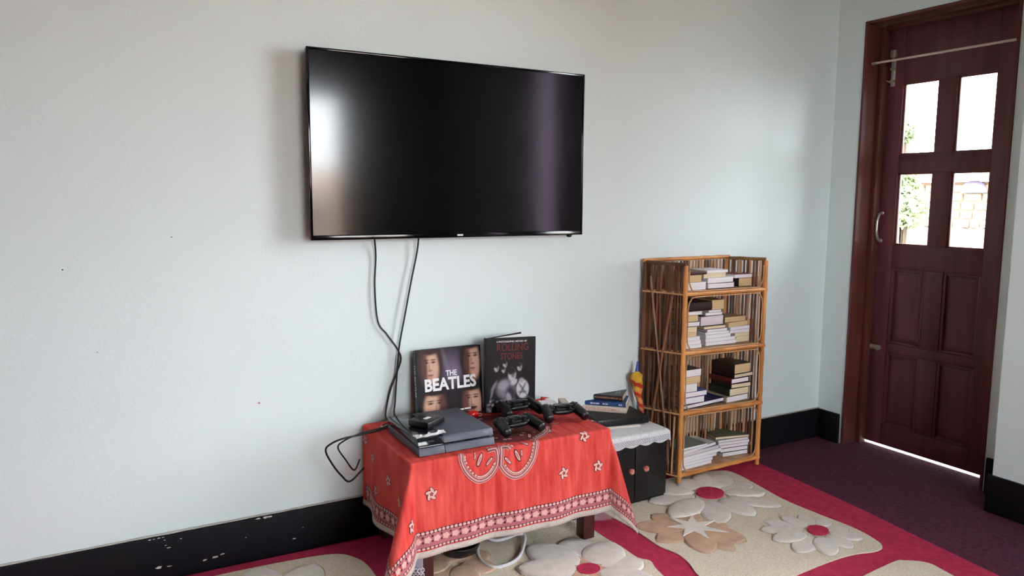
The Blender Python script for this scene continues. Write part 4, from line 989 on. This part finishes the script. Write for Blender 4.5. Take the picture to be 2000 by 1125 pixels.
o, L, c_, an = spine_book('white paperback with salmon spine letters at the bottom of three books on binder', (1128, 800.5), (1223, 808), z3, .025, .14, '#dcd2c6', [('POOR ECONOMICS', .52, .0175, M_sal, .98), ('*', .08, .03, M_sal, 1)])
o, L, c_, an = spine_book('blue paperback in the middle of the three books on the binder', (1129, 788.5), (1222, 795.5), z3+.0255, .0175, .132, '#274a80', [], pages='w')
decal('spine_print', [[(x, -.003), (x+w_, -.003), (x+w_, .0035), (x, .0035)] for x, w_ in ((-.050, .012), (-.036, .008), (-.026, .016), (.004, .010), (.016, .012), (.074, .016))], M_lb, o, frame((-.132/2-.0042, 0, .0087), (0, -1, 0), (0, 0, 1)))
o, L, c_, an = spine_book('dark grey novel on top of the three books on the binder', (1134, 777), (1216, 784), z3+.0435, .0225, .128, '#23262d', [('TO KILL A MOCKINGBIRD', .38, .0098, M_gold, .95), ('HARPER LEE', .78, .0090, M_gold, .9), ('o', .95, .018, mat('orange_dot', '#c46a3c', .5, .1, 30), 1)], pages='c')
decal('cover_print', [[(x, y), (x+.05, y), (x+.05, y+.007), (x, y+.007)] for x, y in ((-.035, -.066), (-.035, -.053), (-.03, -.038), (-.035, .055), (-.03, .066))], mat('print_silver', '#82858c', .5, .1, 30), o, frame((0, 0, .0229), (1, 0, 0), (0, -1, 0)))
# cloth bundle with blue tip
p0 = onz((1253, 803), z2+.031); p0.y = min(p0.y, -.06)
p0 = ony((1254, 803), -.075); pt = ony((1244, 725), -.055); ptp = ony((1246, 706), -.05)
bn = thing('folded_umbrella', 'slim folded red and yellow umbrella with blue tip against the wall', 'umbrella', (p0.x, p0.y, p0.z))
dv = pt-p0
cols = [mat('bundle_yellow', '#d9a92c', .75, .2, 40, .3, 120), mat('bundle_red', '#c42a1c', .75, .2, 40, .3, 120), mat('bundle_orange', '#d98f4a', .75, .2, 40)]
bm = bmesh.new(); n = 44; prof = [(0, .004), (.06, .010), (.2, .011), (.4, .014), (.6, .021), (.78, .026), (.92, .024), (1, .008)]
def pf(t):
    for (a, ra), (b, rb) in zip(prof, prof[1:]):
        if a <= t <= b: return ra+(rb-ra)*(t-a)/(b-a)
    return prof[-1][1]
seg = 14; rg = []
for i in range(n+1):
    t = i/n; c = dv*t+Vector((-.010*sin(t*pi), 0, 0)); r = pf(t)
    rg.append([bm.verts.new(c+Vector((cos(2*pi*k/seg+t*5)*r*(1+.16*sin(6*pi*k/seg)), sin(2*pi*k/seg+t*5)*r*(1+.16*sin(6*pi*k/seg)), 0))) for k in range(seg)])
for i in range(n):
    for k in range(seg):
        f = bm.faces.new((rg[i][k], rg[i][(k+1) % seg], rg[i+1][(k+1) % seg], rg[i+1][k])); u = (i/n*4.6+k/seg*1.0) % 1
        f.material_index = (1 if u < .42 else (0 if i/n > .55 else 2)) if i/n < .8 else 0
bm.faces.new(rg[0][::-1]); bm.faces.new(rg[-1])
obj('fabric', bm, cols, bn, smooth=True)
bm = bmesh.new(); tube(bm, [dv-Vector((0, 0, .002)), (ptp-p0)], [.0085, .0055], 10); obj('tip', bm, mat('blue_tip_plastic', '#2c3f94', .4, .1, 20), bn, smooth='auto')
bm = bmesh.new(); tube(bm, [(0, 0, -.012), (0, 0, .002)], [.006, .009], 10); obj('end_knot', bm, mat('pink_ribbon', '#d65a7a', .6, .1, 30), bn, smooth='auto')

# ------------------------------------------------------------------ bamboo shelf
SFL, SFR, SBL, SBR = Vector((2.225, -.200, 0)), Vector((2.728, -.186, 0)), Vector((2.140, -.030, 0)), Vector((2.640, -.028, 0))
ZS0 = .016
sh = thing('bamboo_bookshelf', 'tall bamboo cane bookshelf with four shelves of books against the wall', 'bookshelf', ((SFL+SBR)/2).to_tuple()[:2]+(ZS0,))
so = sh.location.copy()
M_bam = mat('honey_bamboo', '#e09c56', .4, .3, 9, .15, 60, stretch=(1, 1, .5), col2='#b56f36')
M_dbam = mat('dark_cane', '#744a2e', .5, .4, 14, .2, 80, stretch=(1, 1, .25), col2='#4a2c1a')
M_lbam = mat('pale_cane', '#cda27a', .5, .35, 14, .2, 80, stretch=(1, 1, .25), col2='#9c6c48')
M_can = mat('thin_cane', '#c89766', .45, .2, 20)
def cane(name, pts, r, material, seg=8, nodes=True, parent=sh):
    P = []; R_ = []
    P0 = [Vector(p)-so for p in pts]; L = sum((b-a).length for a, b in zip(P0, P0[1:])); acc = 0
    for i, (a, b) in enumerate(zip(P0, P0[1:])):
        n = max(2, int((b-a).length/.03))
        for k in range(n): P.append(a+(b-a)*k/n)
    P.append(P0[-1]); d = random.uniform(.10, .16); off = random.random()*d; s = 0; R_ = []
    nxt = off
    for i, p in enumerate(P):
        if i: s += (P[i]-P[i-1]).length
        rr = r
        if nodes and s >= nxt: rr = r*1.16; nxt += d
        R_.append(rr)
    bm = tube(bmesh.new(), P, R_, seg); return obj(name, bm, material, parent, smooth='auto')
ZTOP_ = .998
random.seed(17)
Lz = (.868, .606, .334, .050); Rz = (.862, .596, .318, .048)
cane('front_post', [SFL+Z*ZS0, SFL+Z*(ZTOP_-.004)], .0105, M_bam, 10); cane('front_post', [SFR+Z*.0135, SFR+Z*(ZTOP_)], .0105, M_bam, 10)
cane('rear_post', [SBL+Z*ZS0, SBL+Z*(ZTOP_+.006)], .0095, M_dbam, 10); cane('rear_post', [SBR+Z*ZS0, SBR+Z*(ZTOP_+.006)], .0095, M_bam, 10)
e = Vector((.012, 0, 0)); zt = ZTOP_
cane('top_rim', [SBL+Z*(zt+.010)-e, SBR+Z*(zt+.010)+e], .0085, M_bam, 10); cane('top_rim', [SBR+Z*(zt+.004), SFR+Z*(zt+.006)], .0085, mat('olive_bamboo', '#8f6a38', .45, .3, 10, .15, 60), 10)
cane('top_rim', [SBL+Z*(zt+.004), SFL+Z*(zt-.001)], .0085, M_dbam, 10)
for zl, zr_ in zip(Lz, Rz):
    cane('front_rail', [SFL+Z*zl-e*.6, SFR+Z*zr_+e*.8], .0095, M_bam, 10)
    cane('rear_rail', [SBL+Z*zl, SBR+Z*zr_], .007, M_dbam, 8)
    cane('side_rail', [SFL+Z*zl+Vector((-.011, -.004, 0)), SBL+Z*(zl+.004)+Vector((-.013, 0, 0))], .0042, M_can, 6, False)
    cane('side_rail', [SFR+Z*zr_, SBR+Z*zr_], .007, M_bam, 8)
    # woven shelf board
    bm = bmesh.new(); q = [SFL+Z*(zl+.004), SFR+Z*(zr_+.004), SBR+Z*(zr_+.004), SBL+Z*(zl+.004)]
    lo = [bm.verts.new(p-so) for p in q]; hi = [bm.verts.new(p-so+Z*.008) for p in q]
    bm.faces.new(lo[::-1]); bm.faces.new(hi)
    for i in range(4): bm.faces.new((lo[i], lo[(i+1) % 4], hi[(i+1) % 4], hi[i]))
    obj('shelf_board', bm, M_lbam, sh)
# bent cane loops framing each opening
tops = [(zt-.004, zt-.002)]+list(zip(Lz, Rz))
for i in range(4):
    (ztl, ztr), (zbl, zbr) = tops[i], (Lz[i], Rz[i])
    A = SFL+Vector((.017, -.004, 0)); B = SFR+Vector((-.017, -.004, 0)); r = .045
    zA0, zA1, zB0, zB1 = zbl+.013, ztl-.014, zbr+.013, ztr-.014
    P = []
    def lerp(t, z0, z1, zz): pass
    U_ = (B-A); Lw = U_.length; U_.normalize()
    def pt_(s, v): z0 = zA0+(zB0-zA0)*s/Lw; z1 = zA1+(zB1-zA1)*s/Lw; return A+U_*s+Z*(z0+(z1-z0)*v)
    hgt = zA1-zA0; vr = min(.45, r/hgt)
    if i == 0: path = [pt_(0, .95), pt_(0, .5), pt_(0, vr), pt_(r*.3, vr*.3), pt_(r, 0), pt_(Lw*.5, 0), pt_(Lw-r, 0), pt_(Lw-r*.3, vr*.3), pt_(Lw, vr), pt_(Lw, .5), pt_(Lw, .95)]; cl2 = False
    else: path = [pt_(Lw*.5, 0), pt_(Lw-r, 0), pt_(Lw-r*.3, vr*.3), pt_(Lw, vr), pt_(Lw, .5), pt_(Lw, 1-vr), pt_(Lw-r*.3, 1-vr*.3), pt_(Lw-r, 1), pt_(Lw*.5, 1), pt_(r, 1), pt_(r*.3, 1-vr*.3), pt_(0, 1-vr), pt_(0, .5), pt_(0, vr), pt_(r*.3, vr*.3), pt_(r, 0)]; cl2 = True
    P = cat_rom([p-so for p in path], 4, cl2)
    obj('cane_loop', tube(bmesh.new(), P, .0032, 6, cl2), M_can, sh, smooth=True)
# upright sticks: left side, back, right side
nL = 15
for i in range(nL):
    t = (i+.6)/nL; b0 = SFL+(SBL-SFL)*t; j = random.uniform(-.008, .008); dirv = (SBL-SFL).normalized()
    inw = Vector((.006 if i % 2 else -.002, 0, 0))
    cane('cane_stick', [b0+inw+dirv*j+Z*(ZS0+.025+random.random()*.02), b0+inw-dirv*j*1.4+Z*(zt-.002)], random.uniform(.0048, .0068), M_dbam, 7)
def side_pt(t, z): return SFL+(SBL-SFL)*t+Z*z+Vector((-.014, 0, 0))
M_mbam = mat('mid_cane', '#85593a', .45, .3, 14, .2, 80, stretch=(1, 1, .25))
cane('cross_stick', [side_pt(.80, .94), side_pt(.22, .10)], .0056, M_mbam, 7)
cane('cross_stick', [side_pt(.25, .86), side_pt(.85, .06)], .0056, M_mbam, 7)
cane('cross_stick', [side_pt(.10, .32), side_pt(.14, .055)], .0042, M_lbam, 7)
for i in range(26):
    t = (i+.7)/26.5; b0 = SBL+(SBR-SBL)*t; j = random.uniform(-.004, .004)
    cane('cane_stick', [b0+Vector((j, -.008, ZS0+.03)), b0+Vector((-j, -.008, zt))], random.uniform(.0042, .0064), random.choice((M_lbam, M_lbam, M_dbam)), 7)
for i in range(12):
    t = (i+.7)/12.6; b0 = SFR+(SBR-SFR)*t; j = random.uniform(-.003, .003)
    cane('cane_stick', [b0+Vector((-.004, j, ZS0+.03)), b0+Vector((-.004, -j, zt))], random.uniform(.0042, .006), random.choice((M_lbam, M_dbam)), 7)

# ------------------------------------------------------------------ books on the shelf
ORD = ('lowest', 'second', 'third', 'fourth', 'fifth', 'sixth', 'seventh', 'eighth', 'ninth', 'tenth')
def board_z(lv, x):
    t = (x-SFL.x)/(SFR.x-SFL.x); return Lz[lv]+(Rz[lv]-Lz[lv])*t+.0125
SHN = ('top', 'second', 'third', 'bottom')
def stack(lv, where, items, yf=-.165, lean=None):
    """items from the bottom up: (x0,x1 px at the middle, thickness px, y px of bottom, page kind, cover, desc, [depth, yaw, face])"""
    zcur = None; minx = None
    n = len(items)
    for k, it in enumerate(items):
        x0, x1, thp, pk, cov, desc = it[:6]; opt = it[6] if len(it) > 6 else {}
        y_ = opt.get('y', yf); ym = opt.get('py', 600)
        a, b = ony((x0, ym), y_), ony((x1, ym), y_); t = thp*(1/1457)*((Vector(((a.x+b.x)/2, y_, .6))-CAM).dot(_F))
        wv = b.x-a.x; d = opt.get('d', .115); xm = (a.x+b.x)/2
        if zcur is None: zcur = max(board_z(lv, a.x), board_z(lv, b.x))+.0006
        yaw = opt.get('yaw', random.uniform(-.04, .04)); face = opt.get('face', 'fore')
        pos = 'only' if n == 1 else ('bottom' if k == 0 else ('top' if k == n-1 else ORD[k]))
        lab = f"{desc}, {pos} book of the {where} stack on the {SHN[lv]} shelf" if pos in ('bottom', 'top') else f"{desc}, {pos} up in the {where} stack, {SHN[lv]} shelf"
        loc = (xm, y_+d/2, zcur+opt.get('lift', 0))
        if face == 'fore': o = book(lab, loc, -pi/2+yaw, d, wv, t, cov, pk, opt.get('hard', False), group='books on the bamboo shelf')
        elif face == 'head': o = book(lab, loc, yaw, wv, d, t, cov, pk, opt.get('hard', False), group='books on the bamboo shelf')
        elif face == 'spine': o = book(lab, loc, pi/2+yaw, d, wv, t, cov, pk, opt.get('hard', False), group='books on the bamboo shelf')
        elif face == 'diag': o = book(lab, (opt['xc'], opt['yc'], zcur), yaw, opt['bw'], opt['bh'], t, cov, pk, True, group='books on the bamboo shelf')
        if 'tilt' in opt: o.rotation_euler.y += opt['tilt'] if face == 'head' else 0
        zcur += t+opt.get('lift', 0)+.0006
    return zcur
X0 = 1343
# top shelf
stack(0, 'left', [(X0, 1377, 15, 'w', '#cfcfd4', 'thick white-edged paperback'), (X0, 1368, 14, 't', '#8a6a48', 'tan-edged paperback'), (X0, 1377, 6, 'c', '#4a1c18', 'thin dark brown book', {'face': 'spine'})], -.175)
stack(0, 'middle', [(1382, 1433, 11, 'w', '#4a3b3e', 'white-edged hardback', {'hard': True}), (1379, 1430, 10, 'w', '#e0dfe4', 'white soft-edged book'), (1371, 1415, 9, 'c', '#c9bba4', 'beige-edged paperback'), (1378, 1419, 5, 'w', '#d5d0d8', 'thin white booklet')], -.165)
stack(0, 'right', [(1441, 1487, 16, 't', '#2a1f22', 'thick tan-edged paperback with black spine', {'face': 'head'}), (1433, 1475, 7, 'w', '#8a3a50', 'thin white-edged book in red cover')], -.135)
# second shelf
stack(1, 'left', [(1341, 1373, 7, 'w', '#c4c4cc', 'white-edged paperback'), (1340, 1371, 7.5, 'w', '#d9d9de', 'white-edged paperback in pale cover'), (1340, 1369, 8, 'w', '#b0b4ba', 'white-edged paperback in grey cover'), (X0-4, 1362, 9, 't', '#b59a6a', 'tan-edged paperback'), (X0-4, 1363, 10, 'c', '#b8b09a', 'pale cream-edged paperback'), (X0-4, 1369, 10, 'w', '#4f4a50', 'white hardback with rounded grey edge', {'hard': True}), (X0-4, 1364, 12.5, 't', '#9a6a48', 'thick tan-edged paperback'), (X0-4, 1372, 7, 'w', '#777a70', 'white-edged book'), (X0-2, 1390, 17, 'c', '#2c1712', 'thick dark brown leather book', {'face': 'spine', 'hard': True})], -.175)
stack(1, 'middle', [(1383, 1440, 7, 'w', '#c9c6d4', 'wide white-edged paperback'), (1382, 1438, 7, 'w', '#a9b0c4', 'wide white-edged paperback in blue-grey cover'), (1381, 1429, 7, 'w', '#d8d4d4', 'white-edged book'), (1381, 1426, 5, 'w', '#8a8a8c', 'thin white book in grey cover'), (1384, 1422, 5, 'w', '#d6d9d6', 'thin white booklet'), (1376, 1420, 7, 'c', '#5a1826', 'beige-edged hardback in maroon cover', {'hard': True}), (1370, 1415, 20, 'l', '#1c1014', 'thick lilac-edged book with black spine', {'face': 'head', 'yaw': pi, 'hard': True}), (1379, 1411, 5, 'w', '#d9d9d4', 'thin white booklet near the top'), (1385, 1409, 5, 'w', '#7a7478', 'small thin white booklet'), (1391, 1414, 19, 't', '#8f7448', 'thick tan-edged paperback')], -.155)
stack(1, 'right', [(1440, 1479, 11, 'c', '#c2b490', 'thick cream-edged paperback'), (1437, 1478, 7, 'c', '#b0a284', 'cream-edged paperback'), (1429, 1477, 6, 'w', '#d0ccd6', 'white-edged book'), (1428, 1476, 7, 'w', '#9a97a0', 'grey-white-edged book'), (1419, 1477, 9, 't', '#96704e', 'battered brown paperback with curled pages', {'yaw': .12}), (1416, 1457, 10, 't', '#a3895e', 'tan-edged paperback')], -.135)
# third shelf
stack(2, 'left', [(1337, 1424, 8, 'w', '#262a52', 'wide navy-covered book', {'hard': True, 'yaw': .10, 'd': .13}), (1338, 1382, 12, 'w', '#c23a78', 'white-edged book in magenta cover'), (1338, 1388, 11, 'w', '#4a4c86', 'white-edged book in blue cover', {'hard': True}), (1338, 1367, 16, 'w', '#d0cdd4', 'thick white-edged paperback'), (1338, 1373, 14, 't', '#b09060', 'tan-edged paperback'), (1338, 1374, 14, 'w', '#3a3f3c', 'thick white-edged dark green book')], -.175)
def diag(cov, pk, thp, desc, bw=.135, bh=.14, yaw=.04, dx=0):
    c = ony((1429+dx, 740), -.172); m_ = (c.x+bw/2*cos(yaw)-bh/2*sin(yaw), c.y+bh/2*cos(yaw)+bw/2*sin(yaw))
    return (1428, 1440, thp, pk, cov, desc, {'face': 'diag', 'yaw': yaw, 'bw': bw, 'bh': bh, 'xc': m_[0], 'yc': m_[1]})
stack(2, 'right', [diag('#b5a894', 'w', 12, 'pale-edged book in beige cover', .150, .14, .06, -8), diag('#2c332c', 'c', 15, 'dark green-covered book', .13, .14, .02, -3), diag('#1c1416', 'c', 9, 'black-spined book', .125, .138, -.03), diag('#5c1a24', 'w', 10, 'maroon-spined book', .12, .135, .05), diag('#191214', 'c', 8, 'thin black-spined book', .135, .14, .08, 5), diag('#2b201a', 't', 20, 'thick dark brown leather book', .11, .14, .05, 5)])
# bottom shelf
stack(3, 'left', [(1336, 1402, 7, 'w', '#d6d2d6', 'wide white-edged magazine', {'yaw': .06, 'd': .13}), (1338, 1404, 6, 'w', '#b09aa4', 'white-edged book in pink-grey cover', {'yaw': .04, 'd': .13}), (1335, 1412, 6, 'w', '#d8d4e0', 'wide white-edged magazine in lilac cover', {'yaw': .05, 'd': .13}), (1340, 1422, 7, 'w', '#c4c6d2', 'wide loose white magazine', {'yaw': .08, 'd': .13}), (1337, 1416, 7, 'l', '#6a6e7c', 'grey-covered magazine', {'yaw': .08, 'd': .13}), (1335, 1412, 5, 'w', '#cfd4d2', 'pale white magazine', {'yaw': .16, 'd': .13}), (1334, 1392, 4, 'w', '#7d8a80', 'green-grey covered magazine', {'yaw': .05, 'd': .13})], -.178)
stack(3, 'right', [(1428, 1476, 8, 'w', '#3a3440', 'white-edged book in dark cover', {'yaw': -.10}), (1424, 1477, 9, 'w', '#2e2a36', 'thick white-edged book in black cover', {'yaw': -.12, 'hard': True}), (1422, 1478, 6, 'w', '#5a4450', 'white-edged book in plum cover', {'yaw': -.12}), (1421, 1474, 6, 'w', '#4a4258', 'thin white-edged book in violet cover', {'yaw': -.14}), (1420, 1472, 5, 'w', '#4c566c', 'thin blue-covered book', {'yaw': -.14}), (1418, 1474, 6, 'c', '#5c6a58', 'green-covered album', {'yaw': -.22, 'd': .13, 'hard': True})], -.145)

# ------------------------------------------------------------------ cables
M_cab_b = mat('black_cable', '#0e0d10', .45, .1, 30); M_cab_w = mat('white_cable', '#d9d4d6', .4, .08, 30)
def cable(label, pts, r, material, name='cable'):
    P = cat_rom(pts, 8); o = obj(name, tube(bmesh.new(), P, r, 8), material, None, smooth='auto'); return tag(o, label, 'cable')
yw = -.012
cable('black cable falling from the left underside of the television to the table', [ony((731, 462), -.035)]+[ony(q, yw) for q in ((734, 500), (732, 560), (738, 627), (755, 652), (774, 678), (783, 700), (776, 725), (763, 760), (756, 790))]+[ony((754, 816), -.04), Vector((.93, -.10, ZT+.008)), Vector((.95, -.14, ZT+.03))], .0034, M_cab_b)
cable('black cable falling from the middle underside of the television to the table', [ony((818, 462), -.035)]+[ony(q, yw-.008) for q in ((814, 495), (803, 550), (790, 620), (780, 675), (776, 720), (772, 780))]+[ony((771, 812), -.05), Vector((.965, -.11, ZT+.006)), Vector((.99, -.145, ZT+.025))], .0034, M_cab_b)
cable('outer black cable looping off the left end of the red cloth', [Vector((.94, -.12, ZT+.022)), Vector((.90, -.13, ZT+.012)), onz((735, 842), ZT+.005), onz((700, 850), ZT+.006), ony((672, 856), -.16), ony((648, 866), -.15), ony((636, 880), -.14), ony((650, 908), -.13), ony((668, 930), -.12), ony((684, 940), -.11), Vector((.81, -.09, .30))], .0036, M_cab_b)
cable('inner black cable looping off the left end of the red cloth', [Vector((.96, -.10, ZT+.015)), onz((760, 832), ZT+.006), onz((720, 842), ZT+.006), ony((695, 850), -.13), ony((672, 861), -.12), ony((660, 874), -.11), ony((675, 898), -.10), ony((692, 918), -.09), Vector((.80, -.075, .33))], .003, M_cab_b)
for k, pts in enumerate(([(.885, -.085, ZT+.004), (.93, -.075, ZT+.012), (.99, -.09, ZT+.02), (1.05, -.12, ZT+.03), (1.06, -.135, ZT+.03)], [(.90, -.10, ZT+.004), (.95, -.12, ZT+.02), (.99, -.10, ZT+.034), (1.03, -.12, ZT+.04), (1.05, -.14, ZT+.035)], [(.87, -.12, ZT+.004), (.92, -.095, ZT+.008), (.97, -.115, ZT+.018), (1.01, -.135, ZT+.03)])):
    cable(('lowest black cord tangled behind the game console', 'upper black cord arching behind the game console', 'short black cord at the rear left of the console')[k], [Vector(p) for p in pts], .003, M_cab_b, 'cord')
# under the table
zf = ZP+.006
cable('white cable looped on the rug under the red cloth', [onz((950, 1020), zf+.03), onz((942, 1040), zf+.035), onz((965, 1055), zf+.02), onz((990, 1051), zf+.02), onz((1010, 1043), zf+.02), onz((1024, 1045), zf+.014), onz((1024, 1060), zf+.005), onz((1014, 1087), zf), onz((990, 1103), zf), onz((962, 1107), zf), onz((940, 1095), zf), onz((933, 1075), zf+.004), onz((937, 1052), zf+.02), onz((944, 1030), zf+.03), onz((960, 1005), zf+.01)], .0058, M_cab_w)
p = onz((896, 1084), ZP)
bw_ = thing('shallow_bowl', 'dark shallow bowl on the rug under the table front', 'bowl', (p.x, p.y, ZP+.0085))
bm = bmesh.new(); lathe(bm, [(0, 0), (.045, 0), (.062, .010), (.075, .032), (.077, .042), (.073, .042), (.060, .014), (.04, .005), (0, .004)], 32); obj('dish', bm, mat('dark_bowl_glaze', '#171319', .35, .2, 20), bw_, smooth='auto')
bm = bmesh.new(); tube(bm, [(.075*cos(t), .075*sin(t), .0425) for t in [i*pi/20 for i in range(40)]], .0022, 6, True); obj('rim', bm, mat('bowl_rim', '#2a242c', .3, .1, 20), bw_, smooth=True)
p, q = onz((1117, 1012), ZP+.03), onz((1170, 1006), ZP+.03)
bo = thing('water_bottle', 'clear plastic bottle with blue cap lying under the table', 'bottle', (p.x, p.y, ZP+.038), atan2(q.y-p.y, q.x-p.x))
Mx = Matrix.Rotation(pi/2, 4, 'Y')
bm = bmesh.new(); lathe(bm, [(.0125, .012), (.0125, .022), (.016, .032), (.027, .055), (.030, .075), (.028, .10), (.030, .12), (.030, .165), (.026, .172), (0, .170)], 20, Mx); obj('bottle_body', bm, thin_plastic('clear_plastic'), bo, smooth=True)
bm = bmesh.new(); lathe(bm, [(0, -.004), (.0145, -.004), (.0150, .013), (.0128, .0135)], 18, Mx); obj('cap', bm, mat('blue_cap', '#1f45c8', .4, .1, 20), bo, smooth='auto')
